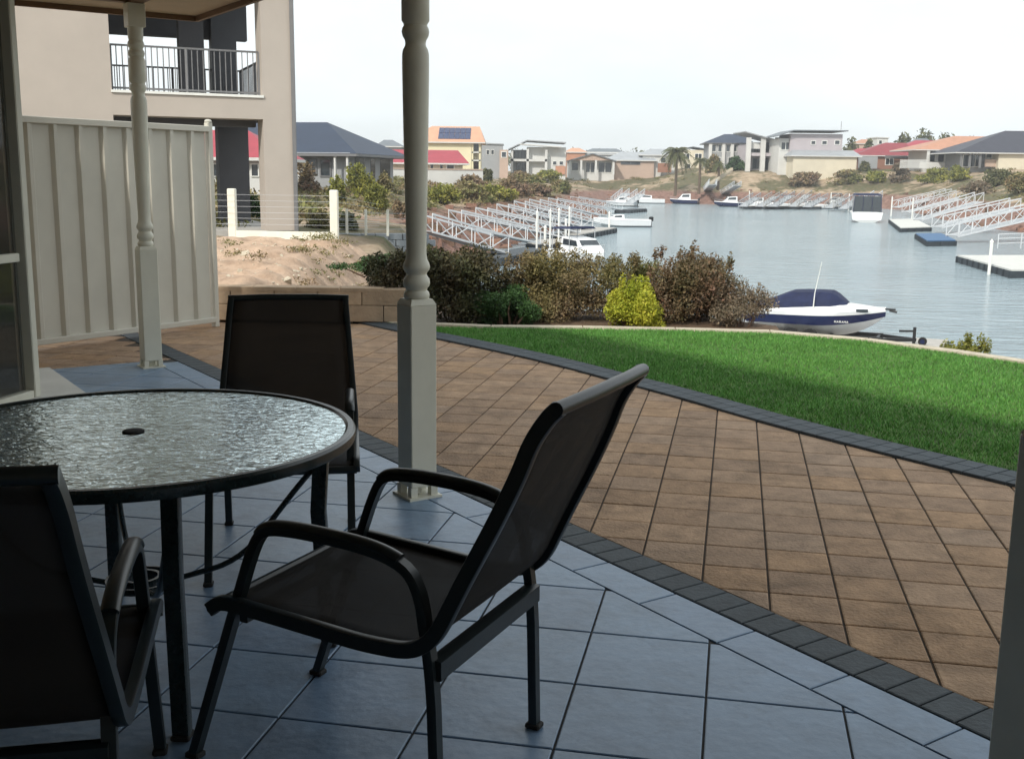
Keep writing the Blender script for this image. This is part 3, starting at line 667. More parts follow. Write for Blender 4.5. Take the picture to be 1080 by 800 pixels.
def shrub(label, c, rx, ry, h, m, n, size, clumps=16, cat='shrub', name='shrub', group=None, stemr=.012, nst=14, spiky=.0, twig='twig', elong=1.0):
    c = Vector(c); t = thing(name, label, cat, tuple(c), 0, group); cs = []; rs = []
    for i in range(clumps):
        a = rng.uniform(0, 2*np.pi); q = rng.uniform(0,1)**.5*.76; zz = rng.uniform(.10,.86)
        k = math.sqrt(max(.12, 1-(max(zz-.45,0)/.62)**2)); s = rng.uniform(.26,.42)
        if name == 'golden_bush': zz = rng.uniform(.05,.74); q *= .85; k = math.sqrt(max(.05, 1-(max(zz-.2,0)/.62)**2))
        cs.append((rx*q*k*math.cos(a), ry*q*k*math.sin(a), h*zz)); rs.append((rx*s, ry*s, h*s*.62))
    for i in range(int(spiky)):
        a = rng.uniform(0, 2*np.pi); q = rng.uniform(0,.9); zz = rng.uniform(.74,1.06)*(1-.25*q*q)
        cs.append((rx*q*math.cos(a), ry*q*math.sin(a), h*zz)); rs.append((.045,.045,.11))
    leaves('foliage', cs, rs, n, size, m, t, elong=elong)
    mb = MB()
    for i in range(nst):
        q = cs[i % len(cs)]; b = Vector((q[0]*.25+random.uniform(-.03,.03), q[1]*.25, -.05)); mid = b.lerp(Vector(q), .5)+Vector((random.uniform(-.06,.06),random.uniform(-.06,.06),.03))
        mb.tube([b, mid, Vector(q)], [stemr, stemr*.7, stemr*.3], 5)
    mb.build('stem', twig, t)
    return t
GB = 'shrubs in the bed behind the lawn'
shrub('dark brown-green shrub behind the middle verandah post, at the end of the block wall', (-1.10,11.33,-.02), .50,.55,.74, 'leaf_dark', 26000, .018, 26, spiky=10, group=GB)
shrub('big dark shrub just right of the middle verandah post, tallest of the dark ones', (-.52,11.38,-.02), .66,.55,.76, 'leaf_dark', 30000, .018, 30, spiky=16, group=GB)
shrub('low glossy dark green shrub in front of the brown bushes at the lawn corner', (-.06,11.05,-.02), .37,.34,.43, 'leaf_green', 14000, .014, 20, group=GB)
shrub('twiggy brown-green shrub below the moored cabin boat, left of the yellow bush', (.42,11.58,-.02), .72,.6,.74, 'leaf_brown', 46000, .014, 34, spiky=18, group=GB, twig='twig')
shrub('bright yellow-green rounded bush at the back of the lawn', (1.22,10.97,-.02), .34,.32,.50, 'leaf_yellow', 30000, .0135, 34, spiky=6, name='golden_bush', cat='bush')
shrub('olive shrub peeping out behind the yellow bush', (1.22,11.73,-.02), .5,.45,.66, 'leaf_olive', 20000, .014, 16, spiky=8, group=GB)
shrub('tall reddish-brown shrub right of the yellow bush, against the water', (1.85,11.53,-.05), .66,.55,.76, 'leaf_red', 36000, .016, 30, spiky=22, group=GB)
shrub('thin greyish twiggy shrub at the right end of the bed beside the boat', (2.36,11.15,-.05), .36,.32,.46, 'leaf_grey', 11000, .012, 14, spiky=12, group=GB, nst=24, stemr=.006)
shrub('small feathery green plant on the bank beyond the kerb at the right', (4.10,9.72,-.27), .30,.24,.33, 'leaf_moss', 8000, .013, 10, spiky=10, name='bank_plant', cat='plant')
shrub('low bright green weed clump on the dirt by the block wall', (-1.85,14.2,.22), .55,.8,.26, 'leaf_green', 6000, .018, 12, name='weed_clump', cat='weeds', nst=6)
def sprigs(name, label, pts, m, cat='weeds'):
    cs = []; rs = []
    for (x,y,z,r) in pts: cs.append((x,y,z+r*.3)); rs.append((r,r,r*.35))
    o = leaves(name, cs, rs, 5200, .016, m); return tag(o, label, cat, kind='stuff')
pts = []
for i in range(46):
    x = rng.normal(-2.7,.75); y = rng.normal(16.0,1.7)
    if y > 11.3 and x < -1.6 and y < 19: pts.append((x, y, float(dirtf(np.array([[x]]), np.array([[y]]))[0,0]), rng.uniform(.08,.24)))
sprigs('weeds', 'sparse dry green weeds scattered over the dirt lot', pts, 'leaf_scrub')

# stones on the dirt
mb = MB()
for i in range(420):
    x = rng.uniform(-5,-1.6); y = rng.uniform(11.2,18.9); r_ = rng.uniform(.008,.03)*(2.2 if i < 26 else 1); z = float(dirtf(np.array([[x]]), np.array([[y]]))[0,0])
    a = [Vector((rng.normal(),rng.normal(),rng.normal()*.7)).normalized()*r_*rng.uniform(.7,1.2) for _ in range(12)]
    bmh = bmesh.new(); [bmh.verts.new(Vector((x,y,z))+q) for q in a]; rh = bmesh.ops.convex_hull(bmh, input=bmh.verts[:]); bmh.verts.ensure_lookup_table()
    for vi, v_ in enumerate(bmh.verts): v_.index = vi
    mb.add([tuple(v_.co) for v_ in bmh.verts], [tuple(w.index for w in f.verts) for f in bmh.faces]); bmh.free()
tag(mb.build('gravel', 'limestone'), 'pale loose stones lying on the dirt lot', 'stones', kind='stuff')

# ================================================================== WHITE-POST WIRE FENCE
wf = thing('post_and_wire_fence', 'white posts with a base rail and thin wires at the back of the dirt lot', 'fence', tuple(D(300,245,19.1)))
pA = D(246,250,19.15); pB = D(353,251,18.9); zb = .33
for p in (pA, pB):
    mb = MB(); mb.box((p.x,p.y,zb+.42), (.135,.135,.92), bev=.012); attach(mb.build('post', 'post_white'), wf)
mb = MB(); mb.bar((pA.x,pA.y,zb+.10),(pB.x,pB.y,zb+.10), .10, .13); attach(mb.build('base_rail', 'post_white'), wf)
mb = MB(); far_p = D(400,232,26)
for k in range(6):
    z = zb+.28+k*.10; mb.tube([(pA.x-2.2,pA.y+.1,z),(pB.x,pB.y,z),(far_p.x,far_p.y,z-.32)], .0024, 5)
attach(mb.build('wire', 'galvanised'), wf)

# ================================================================== NEIGHBOUR'S TWO-STOREY HOUSE
B0 = Vector((-5.59, 28.18, 0)); bd = Vector((.92,.39,0)).normalized(); bn = Vector((bd.y,-bd.x,0)); bb = -bn
def bl(px, py): p = PL(px, py, B0, bd); return (p-B0).dot(bd), p.z
def bp(s, depth, z): return B0+bd*s+bb*depth+Vector((0,0,z))
nb = thing('two_storey_house', 'beige rendered two-storey house with an open balcony behind the steel fence', 'house', tuple(bp(0,0,0)))
def nbp(mb, name, m, **k): return attach(mb.build(name, m, **k), nb)
def bbox(mb, s0, s1, d0, d1, z0, z1): mb.box(bp((s0+s1)/2,(d0+d1)/2,(z0+z1)/2), (abs(s1-s0),abs(d1-d0),abs(z1-z0)), (bd,bb)); return mb
sR = bl(311,243)[0]; sL = bl(280,243)[0]; sO = bl(118,95)[0]; zt = bl(118,95)[1]; zbm = bl(118,121)[1]; zg = -.3; TOPZ = 6.1
SW = -14.
mb = MB(); bbox(mb, SW, sO, 0, .25, zg, 6.6); bbox(mb, SW, sO, .25, 7.5, zg, 6.55); nbp(mb, 'wall', 'render_wall')
mb = MB(); bbox(mb, sL+.02, sR, 0, .75, zg, 6.6); nbp(mb, 'corner_column', 'render_wall')
mb = MB(); bbox(mb, sO, sL+.02, .002, .75, zbm, zt-.05); nbp(mb, 'balcony_beam', 'render_wall')
mb = MB(); bbox(mb, sO-.02, sL+.05, -.04, .7, zt-.05, zt+.01); nbp(mb, 'balcony_sill', 'white_paint')
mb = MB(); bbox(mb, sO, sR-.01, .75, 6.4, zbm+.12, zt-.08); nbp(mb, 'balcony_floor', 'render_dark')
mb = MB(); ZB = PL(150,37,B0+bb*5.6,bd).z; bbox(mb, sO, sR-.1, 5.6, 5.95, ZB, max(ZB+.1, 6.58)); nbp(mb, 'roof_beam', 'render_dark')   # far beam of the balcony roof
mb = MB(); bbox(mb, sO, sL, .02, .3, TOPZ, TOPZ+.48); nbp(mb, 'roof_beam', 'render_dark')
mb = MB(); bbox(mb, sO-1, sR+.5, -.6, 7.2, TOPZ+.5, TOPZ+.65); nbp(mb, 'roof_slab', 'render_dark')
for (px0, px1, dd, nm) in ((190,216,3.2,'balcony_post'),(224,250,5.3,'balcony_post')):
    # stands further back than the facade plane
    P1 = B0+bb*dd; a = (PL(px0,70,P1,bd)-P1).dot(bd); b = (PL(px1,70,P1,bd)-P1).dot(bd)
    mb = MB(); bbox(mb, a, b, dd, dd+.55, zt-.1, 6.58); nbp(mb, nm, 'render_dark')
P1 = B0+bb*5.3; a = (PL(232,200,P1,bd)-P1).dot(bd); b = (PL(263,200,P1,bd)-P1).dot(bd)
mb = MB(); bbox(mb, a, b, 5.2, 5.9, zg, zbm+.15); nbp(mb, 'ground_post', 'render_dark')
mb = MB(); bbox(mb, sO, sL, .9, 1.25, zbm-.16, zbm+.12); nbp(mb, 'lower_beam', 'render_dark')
mb = MB(); bbox(mb, sO-2, sR, .0, 6.4, zg-.3, .06); nbp(mb, 'terrace_floor', 'concrete')
def railing(mb, s0, s1, d0, d1, z0, z1, n):
    a = bp(s0,d0,0); b = bp(s1,d1,0)
    for z in (z0+.08, z1): mb.bar((a.x,a.y,z),(b.x,b.y,z), .05, .045)
    for i in range(n+1):
        p = a.lerp(b, i/n); mb.bar((p.x,p.y,z0),(p.x,p.y,z1), .055 if i in (0, n//2, n) else .02)
zr = bl(200,50)[1]
mb = MB(); railing(mb, sO+.02, sL, .3, .3, zt, zr, 26); nbp(mb, 'balustrade', 'rail_grey')
mb = MB(); railing(mb, sO+.02, sR-.3, 5.5, 5.5, zt-.05, zr-.02, 30); nbp(mb, 'balustrade', 'rail_grey')
mb = MB(); railing(mb, sR-.35, sR-.35, .75, 5.5, zt-.05, zr-.02, 26); nbp(mb, 'balustrade', 'rail_grey')
mb = MB(); q = bp(sR+.04,-.02,0); mb.bar((q.x,q.y,zg),(q.x,q.y,6.6), .09, .09); nbp(mb, 'downpipe', 'rail_grey')
# ================================================================== BLOCK SEA WALL WITH LOW RAIL
sw = thing('sea_wall', 'grey concrete block wall holding the bank behind the middle verandah post', 'wall', (-4.4,33,0))
mb = MB(); a = D(352,246,33.5); b = D(452,247,34.2); L = (b-a).length; ax = (b-a).normalized(); nn = int(L/.4)
for r_ in range(5):
    for i in range(nn):
        c = a.lerp(b, (i+.5+(.5 if r_ % 2 else 0))/nn); mb.box((c.x,c.y,a.z-.1-r_*.2), (.392,.3,.192), (Vector((ax.x,ax.y,0)).normalized(), Vector((-ax.y,ax.x,0)).normalized()), .01)
attach(mb.build('block', 'block_grey'), sw)
rf = thing('bank_railing', 'thin pale rail fence running along the top of the grey block wall', 'railing', (-4.4,33.2,-.2))
for px in (366,386,409,430):
    p = D(px,246,33.6); mb = MB(); mb.box((p.x,p.y,a.z+.33), (.07,.07,.8)); attach(mb.build('post', 'post_white'), rf)
mb = MB(); c, d = D(352,246,33.6), D(452,247,34.2)
for z in (.12,.28,.44,.6): mb.tube([(c.x,c.y,a.z+z),(d.x,d.y,a.z+z)], .006, 5)
attach(mb.build('wire', 'galvanised'), rf)

# ================================================================== FAR HOUSES
class House:
    def __init__(s, label, Y, x0, x1, yb, ang=0., name='house', group=None, px0=None):
        if x0 > 690 and Y > 180 and Y < 280: Y *= 1.2
        s.ang = R(ang); s.dx = Vector((math.cos(s.ang), math.sin(s.ang), 0)); s.dy = Vector((-s.dx.y, s.dx.x, 0))
        ref = D(px0 if px0 is not None else x0, yb, Y); s.P0 = Vector((ref.x, ref.y, 0)); s.zb = ref.z
        s.root = thing(name, label, 'house', (ref.x, ref.y, ref.z), 0, group)
    def uz(s, px, py, back=0.):                    # pixel -> (distance along the front, height) on the plane "back" metres behind the front
        P = s.P0+s.dy*back; p = PL(px, py, P, s.dx); return (p-P).dot(s.dx), p.z
    def pt(s, u, d, z): q = s.P0+s.dx*u+s.dy*d; return Vector((q.x, q.y, z))
    def part(s, mb, name, m): return attach(mb.build(name, m), s.root)
    def wall(s, x0, x1, yt, yb, back=0., depth=9., m='wall_white', name='wall'):
        u0, z1 = s.uz(x0, yt, back); u1, _ = s.uz(x1, yt, back); _, z0 = s.uz(x0, yb, back)
        mb = MB(); mb.box(s.pt((u0+u1)/2, back+depth/2, (z1+z0-2)/2), (abs(u1-u0), depth, z1-z0+2), (s.dx, s.dy)); s.part(mb, name, m); return u0, u1, z0, z1
    def windows(s, rects, back=0., frame='white_paint', glass='window_dark', name='window'):
        for x0, y0, x1, y1 in rects:
            u0, z1 = s.uz(x0, y0, back); u1, z0 = s.uz(x1, y1, back); z0, z1 = min(z0,z1), max(z0,z1); w, h = u1-u0, z1-z0; mb = MB(); t = min(.12, w*.12)
            for uu in (u0, u1) + (((u0+u1)/2,) if w > 1.6 else ()): mb.box(s.pt(uu, back-.04, (z0+z1)/2), (t, .12, h+t), (s.dx, s.dy))
            for zz in (z0, z1): mb.box(s.pt((u0+u1)/2, back-.045, zz), (w+t, .10, t), (s.dx, s.dy))
            f = s.part(mb, name, frame); g = MB(); g.box(s.pt((u0+u1)/2, back-.02, (z0+z1)/2), (w, .05, h), (s.dx, s.dy)); o = g.build('pane', glass); o.parent = f; o.matrix_parent_inverse = (Matrix.Translation(s.root.location)).inverted() @ Matrix.Identity(4) if False else Matrix.Identity(4)
            o.parent = f; o.matrix_parent_inverse = f.matrix_parent_inverse.copy()
            o.matrix_parent_inverse = Matrix.Identity(4); o.matrix_basis = Matrix.Identity(4)
    def boxpx(s, x0, y0, x1, y1, back=0., depth=.3, m='wall_white', name='column'):
        u0, z1 = s.uz(x0, y0, back); u1, z0 = s.uz(x1, y1, back); mb = MB(); mb.box(s.pt((u0+u1)/2, back+depth/2, (z0+z1)/2), (abs(u1-u0), depth, abs(z1-z0)), (s.dx, s.dy)); s.part(mb, name, m)
    def hip(s, x0, x1, ye, xa, xb, yr, back=0., depth=9., over=.5, m='roof_red', name='roof', gable=False):
        u0, ze = s.uz(x0, ye, back); u1, _ = s.uz(x1, ye, back); ua, zr = s.uz(xa, yr, back+depth/2); ub, _ = s.uz(xb, yr, back+depth/2)
        if gable: ua, ub = u0-over, u1+over
        a, b, c, d = s.pt(u0-over, back-over, ze), s.pt(u1+over, back-over, ze), s.pt(u1+over, back+depth+over, ze), s.pt(u0-over, back+depth+over, ze)
        e, f = s.pt(ua, back+depth/2, zr), s.pt(ub, back+depth/2, zr); th = Vector((0,0,-.22)); V_ = [a,b,c,d,e,f]+[q+th for q in (a,b,c,d)]
        mb = MB(); mb.add(V_, [(0,1,5,4),(1,2,5),(2,3,4,5),(3,0,4),(0,6,7,1),(1,7,8,2),(2,8,9,3),(3,9,6,0),(6,9,8,7)]); s.part(mb, name, m)
        mb = MB(); k = Vector((0,0,-.13)); q = [p+k+((p-(a+c)/2)*Vector((1,1,0))).normalized()*.02 for p in (a,b,c,d)]
        for i in range(4): mb.bar(q[i], q[(i+1) % 4], .10, .20)
        s.part(mb, 'fascia', 'wall_white' if m not in ('roof_navy',) else 'rail_grey')
    def slope(s, pts, depth, back=0., over=.4, m='roof_silver', name='roof', th=.22):       # roof slab following a pixel polyline
        q = [s.uz(*p, back) for p in pts]; mb = MB()
        for (ua, za), (ub, zb_) in zip(q, q[1:]):
            mb.add([s.pt(ua,back-over,za), s.pt(ub,back-over,zb_), s.pt(ub,back+depth,zb_), s.pt(ua,back+depth,za)]+[s.pt(ua,back-over,za-th), s.pt(ub,back-over,zb_-th), s.pt(ub,back+depth,zb_-th), s.pt(ua,back+depth,za-th)],
                   [(0,1,2,3),(7,6,5,4),(0,4,5,1),(2,6,7,3),(1,5,6,2),(0,3,7,4)])
        s.part(mb, name, m)

# navy-roofed house on the left
h = House('low house with a big navy hip roof, left of the middle verandah post', 88, 230, 368, 196, -14, px0=368)
h.wall(222, 368, 162, 198, 0, 10, 'wall_grey'); h.hip(222, 368, 161, 262, 345, 129, 0, 10, 1.1, 'roof_navy')
for x in (315, 353, 366): h.boxpx(x-1.2, 162, x+1.2, 194, -1.0, .25, 'wall_white', 'verandah_post')
h.boxpx(226, 160, 369, 163, -1.08, .12, 'galvanised', 'gutter')
h.windows([(320,168,334,184),(338,168,349,186)], 0, 'rail_grey')
sd = MB(); o_ = h.pt(0,0,0); z_ = h.uz(368,162)[1]
for d0, d1 in ((1.2,3.2),(4.6,5.6),(6.8,9.2)): sd.box(h.pt(.03,(d0+d1)/2,z_-1.5), (.08,d1-d0,2.4), (h.dx,h.dy))
h.part(sd, 'side_window', 'window_dark')
# red-roofed low house and the wall in front of it
h = House('low cream house with a pinkish-red roof in front of the yellow house', 150, 404, 492, 183, 6)
h.wall(404, 488, 171, 186, 0, 9, 'wall_cream'); h.hip(404, 489, 171, 404, 483, 157.5, 0, 9, .7, 'roof_red'); h.windows([(454,173,457,180),(464,173,467,180),(471,173.5,479,179)], 0)
t = thing('boundary_wall', 'long pale rendered wall below the red roof, above the green scrub', 'wall', tuple(D(480,192,132)))
mb = MB(); a, b = D(408,180,128), D(509,180.5,132); mb.bar((a.x,a.y,a.z-1.5),(b.x,b.y,a.z-1.5), .3, 3.4); attach(mb.build('panel', 'wall_white'), t)
mb = MB(); mb.bar((a.x,a.y-.01,a.z+.25),(b.x,b.y-.01,a.z+.25), .42, .14); attach(mb.build('coping', 'wall_pink'), t)
# yellow two-storey with solar panels
h = House('yellow two-storey house with an orange roof carrying two rows of solar panels', 188, 431, 508, 186, 0)
h.wall(431, 497, 149, 188, 0, 9, 'wall_yellow'); h.wall(497, 507, 149, 188, 2.2, 6.8, 'wall_cream', 'balcony_back')
h.hip(429, 508, 149, 456, 506, 133, 0, 9, .6, 'roof_orange')
for x in (498.2, 506): h.boxpx(x-.8, 149, x+.8, 183, 0, .3, 'wall_yellow', 'balcony_post')
for y in (160, 168.5): h.boxpx(497, y, 507, y+1.5, 0, 2.2, 'wall_white', 'balcony_floor')
h.windows([(499.5,151,505,160),(499.5,170,505,180)], 2.2)
u0, ze = h.uz(429,149); ua, zr = h.uz(452,133,4.5)
def onroof(h, u, k, ze, zr, over, depth, lift=.12): return h.pt(u, -over+(depth/2+over)*k, ze+(zr-ze)*k+lift)
for r_ in (0, 1):
    for i in range(6):
        u = h.uz(462+i*5.7, 140)[0]; w = .86; k0, k1 = (.16,.50) if r_ == 0 else (.54,.86); mb = MB(); off = .0
        c = [onroof(h,u,k0,ze,zr,.6,9), onroof(h,u+w,k0,ze,zr,.6,9), onroof(h,u+w,k1,ze,zr,.6,9), onroof(h,u,k1,ze,zr,.6,9)]
        mb.add(c+[q+Vector((0,0,-.08)) for q in c], [(0,1,2,3),(7,6,5,4),(0,4,5,1),(1,5,6,2),(2,6,7,3),(3,7,4,0)]); h.part(mb, 'solar_panel', 'solar')
h = House('red-roofed white house seen below the neighbour balcony, between its columns', 72, 205, 286, 206)
h.wall(205, 283, 165, 210, 0, 7, 'wall_white'); h.hip(203, 285, 165, 205, 262, 137, 0, 8, .6, 'roof_red'); h.windows([(224,173,231,186),(265,173,273,186)], 0)
h = House('small grey flat-fronted house just right of the yellow one', 232, 508, 531, 181)
h.wall(508, 530, 151.5, 184, 0, 9, 'wall_grey'); h.slope([(507,150.5),(531,151.5)], 9.4, 0, .3, 'roof_silver'); h.windows([(513,158,516,163),(518,158,521,163)], 0)
h.wall(527, 536, 158, 184, -1, 6, 'wall_pink', 'side_wing'); h.windows([(529,160,534,166)], -1)
h = House('distant grey-roofed house peeping over the red roof left of the middle post', 240, 397, 423, 176)
h.wall(398, 422, 153, 178, 0, 9, 'wall_grey'); h.hip(398, 422, 154, 405, 414, 147.5, 0, 9, .5, 'roof_dim')
# white modern
h = House('white two-storey house with a slanting silver roof and big glazed balcony', 238, 537, 598, 184)
h.wall(556, 597, 155, 186, 1.2, 9, 'wall_white'); h.wall(539, 576, 158, 186, 2.6, 8, 'wall_grey', 'balcony_back')
h.slope([(536,157),(556,147.5),(597,150)], 10, 0, .8, 'roof_silver'); h.slope([(548,151.5),(592,154.5)], 3, -.8, .2, 'wall_white', 'canopy')
for x in (540, 556.5, 576): h.boxpx(x-1.1, 157, x+1.1, 182, -.2, .5, 'wall_white', 'balcony_post')
h.boxpx(538, 167.5, 577, 170.5, -.2, 3, 'wall_white', 'balcony_floor'); h.windows([(542.5,158.5,554.5,167),(558.5,158.5,574.5,167),(545,171.5,554,181),(558.5,171.5,574,181)], 2.55, 'rail_grey')
h.windows([(583,170,587,174),(590,170,594,174)], 1.15); h.boxpx(586, 175, 596, 184, .8, .3, 'roof_terracotta', 'garden_screen')
h = House('small pinkish-orange house behind, between the white one and the low verandah one', 262, 597, 618, 176)
h.wall(598, 617, 160, 178, 0, 8, 'roof_terracotta'); h.hip(597, 618, 160, 603, 611, 156, 0, 8, .3, 'roof_orange')
h = House('long low pale house with a shallow grey gable and shaded verandah', 250, 600, 692, 188)
h.wall(600, 648, 169, 190, 2.2, 9, 'wall_white'); h.slope([(598,169.5),(625,161.5),(650,169.5)], 10, 0, .4, 'roof_dim'); 
mb = MB(); q = [h.uz(600,169.3), h.uz(625,162.5), h.uz(648,169.3)]; mb.add([h.pt(a,.02,z) for a, z in q]+[h.pt(a,.3,z) for a, z in q], [(0,1,2),(5,4,3),(0,2,5,3)]); h.part(mb, 'gable', 'wall_pink')
for x in (601, 613, 628.5, 647): h.boxpx(x-.9, 169, x+.9, 184, 0, .4, 'wall_white', 'verandah_post')
h.windows([(603,171.5,610,180),(618,171,627,182),(631,171,645,182)], 2.15)
h.wall(648, 690, 168, 190, 4, 9, 'wall_pink', 'rear_wing'); h.hip(640, 691, 168.5, 655, 680, 160, 4, 9, .5, 'roof_silver', 'rear_roof'); h.windows([(655,170.5,675,173.5)], 3.95, 'rail_grey')
h.wall(614, 660, 160, 172, 16, 8, 'wall_white', 'upper_wing'); h.hip(612, 662, 162, 625, 650, 156.5, 16, 8, .4, 'roof_dim', 'upper_roof')
h = House('cream house half hidden behind the tall palm', 235, 714, 748, 184)
h.wall(716, 746, 158, 186, 0, 9, 'wall_cream'); h.slope([(714,157.5),(731,154.5),(748,157.5)], 9.5, 0, .4, 'roof_dim'); h.windows([(720,162,727,168),(733,162,740,168),(722,173,728,180)], 0)
h = House('white-and-red roofed house left of the tall palm', 255, 676, 712, 184)
h.wall(678, 712, 163, 186, 0, 9, 'wall_white'); h.hip(676, 712, 163, 686, 704, 157, 0, 9, .4, 'roof_silver'); h.windows([(682,166,690,172),(697,166,702,172)], 0); h.boxpx(694, 172, 708, 182, -2, .3, 'wall_brick', 'screen_wall')
# navy hip two-storey, modern white, big lilac
h = House('two-storey house with a dark navy hip roof left of the white-columned one', 216, 744, 790, 184, -4)
h.wall(747, 792, 150, 186, 0, 10, 'wall_grey'); h.hip(746, 792, 150.5, 764, 784, 141.5, 0, 10, .7, 'roof_navy')
h.windows([(751,152.5,755,160),(757.5,152.5,761,160),(766,152.5,770,160),(773,152.5,777,160),(752,166,760,174),(768,166,776,174)], 0)
for x in (749, 763, 772, 781): h.boxpx(x-1, 151, x+1, 180, -.6, .3, 'wall_white', 'column')
h = House('white modern house with tall white columns and dark recessed balconies', 205, 787, 836, 183, 3)
h.wall(789, 836, 152, 186, 3.0, 9, 'wall_lilac'); h.slope([(785,138.5),(822,148.5),(840,148.5)], 10, 0, 1.0, 'roof_silver')
for x in (789.5, 804.8, 820): h.boxpx(x-1.5, 145, x+1.5, 181, -.4, .7, 'wall_white', 'column')
h.boxpx(788, 161, 836, 165, 0, 3, 'wall_lilac', 'balcony_floor'); h.boxpx(790,150,803,157,1,.3,'wall_white','screen')
h.windows([(792,151,803,161),(807,150,818,161),(823,150,835,161),(794,167,803,178),(807,167,818,179),(823,167,833,179)], 2.95, 'rail_grey')
h.slope([(818,159.5),(828,158),(840,163)], 4, -1.5, .2, 'roof_dim', 'porch_roof'); h.boxpx(825,166,831,179,-.6,.4,'wall_grey','porch_wall')
h = House('large pale lilac two-storey house with three small square windows and a thin aerial', 198, 820, 905, 180, 2)
h.wall(834, 889, 141, 184, 1.5, 9, 'wall_lilac'); h.slope([(819,143),(837,137),(894,137.6)], 10.5, .6, .6, 'roof_dim')
h.windows([(855.5,148.5,860,152.5),(867,148.5,872,152.5),(880.5,148,885.5,152.5)], 1.45)
h.wall(837, 904, 163.8, 184, -2.5, 8, 'wall_cream', 'lower_wall'); h.hip(836, 906, 163.8, 836, 900, 158, -2.5, 7, .5, 'roof_silver', 'lower_roof'); h.wall(822, 836, 146, 184, 2.5, 8, 'wall_white', 'side_wall'); h.windows([(824,150,833,158)], 2.45)
mb = MB(); u, z = h.uz(887,137,3); mb.tube([h.pt(u,3,z-.5), h.pt(u,3,z+1.8)], .05, 6); h.part(mb, 'aerial', 'rail_grey')
h.boxpx(845,164.5,903,165.6,-2.9,.3,'rail_grey','gutter')
# red roofs
h = House('maroon-roofed brick house right of the lilac one', 205, 904, 962, 180)
h.wall(906, 958, 163, 184, 0, 10, 'wall_brick'); h.hip(904, 960, 163.5, 934, 956, 150.5, 0, 11, .6, 'roof_maroon'); h.hip(900, 926, 162.5, 905, 921, 156.5, 3, 7, .4, 'roof_red', 'side_roof')
h.boxpx(906,165,925,178,-3,.4,'wall_grey','garage_door'); h.windows([(909,168,915,177),(934,167,942,174)], -.02)
h.boxpx(934,164,957,167,-1.2,.2,'rail_grey','verandah_beam')
h = House('red-roofed house further back behind the maroon one, carrying a blue-grey roof panel', 225, 950, 998, 178)
h.wall(952, 996, 158, 184, 0, 10, 'wall_brick'); h.hip(948, 998, 158.5, 966, 990, 148, 0, 11, .6, 'roof_red'); h.hip(962,984,152,968,978,146,4,6,.3,'roof_dim','upper_roof')
h = House('small white box-shaped house on the skyline among the trees', 300, 924, 938, 168)
h.wall(925, 937, 145, 172, 0, 8, 'wall_white'); h.slope([(924,144.5),(938,145)], 8.4, 0, .3, 'wall_white'); h.windows([(927,148,930,152)], 0)
h = House('small terracotta-roofed house on the skyline right of the lilac one', 310, 905, 920, 168)
h.wall(906, 919, 151, 172, 0, 8, 'wall_pink'); h.hip(905, 920, 151, 909, 916, 147, 0, 8, .3, 'roof_terracotta')
h = House('terracotta-roofed house with a glazed sunroom above yellow-green shrubs', 192, 978, 1052, 180, 3)
h.wall(979, 1036, 158, 184, 1.0, 10, 'wall_white'); h.hip(968, 1050, 157.5, 1006, 1046, 143.5, .4, 12, .8, 'roof_terracotta')
for x in (979, 988, 997.5, 1009): h.boxpx(x-.7, 158, x+.7, 177, -.3, .3, 'wall_white', 'verandah_post')
h.windows([(981,159.5,987,171),(989.5,159.5,996,171),(999,159.5,1007,171),(1010.5,160,1021,176),(1022,160,1033,176)], .95)
h.boxpx(970,171,996,178,-2.5,.2,'wall_white','balcony_screen')
t = thing('picket_screen', 'pale slatted fence below the maroon roofs', 'fence', tuple(D(965,178,222)))
mb = MB(); a, b = D(949,177,222), D(977,177,221)
for i in range(40): p = a.lerp(b, i/39); mb.box((p.x,p.y,p.z+.75), (.075,.03,1.7))
attach(mb.build('slats', 'wall_white'), t); mb = MB()
for z in (.3,1.3): mb.bar((a.x,a.y+.04,a.z+z),(b.x,b.y+.04,b.z+z), .03, .09)
attach(mb.build('cross_rail', 'wall_white'), t)
h = House('house with a big dark slate hip roof at the right edge', 182, 1013, 1105, 180, 2)
h.wall(1054, 1110, 160, 184, 0, 12, 'wall_cream'); h.wall(1018, 1054, 160, 184, 3.0, 9, 'wall_grey', 'verandah_back'); h.hip(1011, 1112, 160.5, 1060, 1100, 138, 0, 13, .8, 'roof_slate')
for x in (1014, 1023, 1034): h.boxpx(x-.5, 161, x+.5, 177, -.3, .25, 'rail_grey', 'verandah_post')
h.boxpx(1034.5,161,1038,177,0,.4,'black_part','dark_column')
h.windows([(1016,163,1022,176),(1024,163,1033,176)], 2.95); h.boxpx(1037,168,1053,176,1,.15,'wall_pink','slat_screen'); h.windows([(1040,162.5,1052,167)], 2.95)

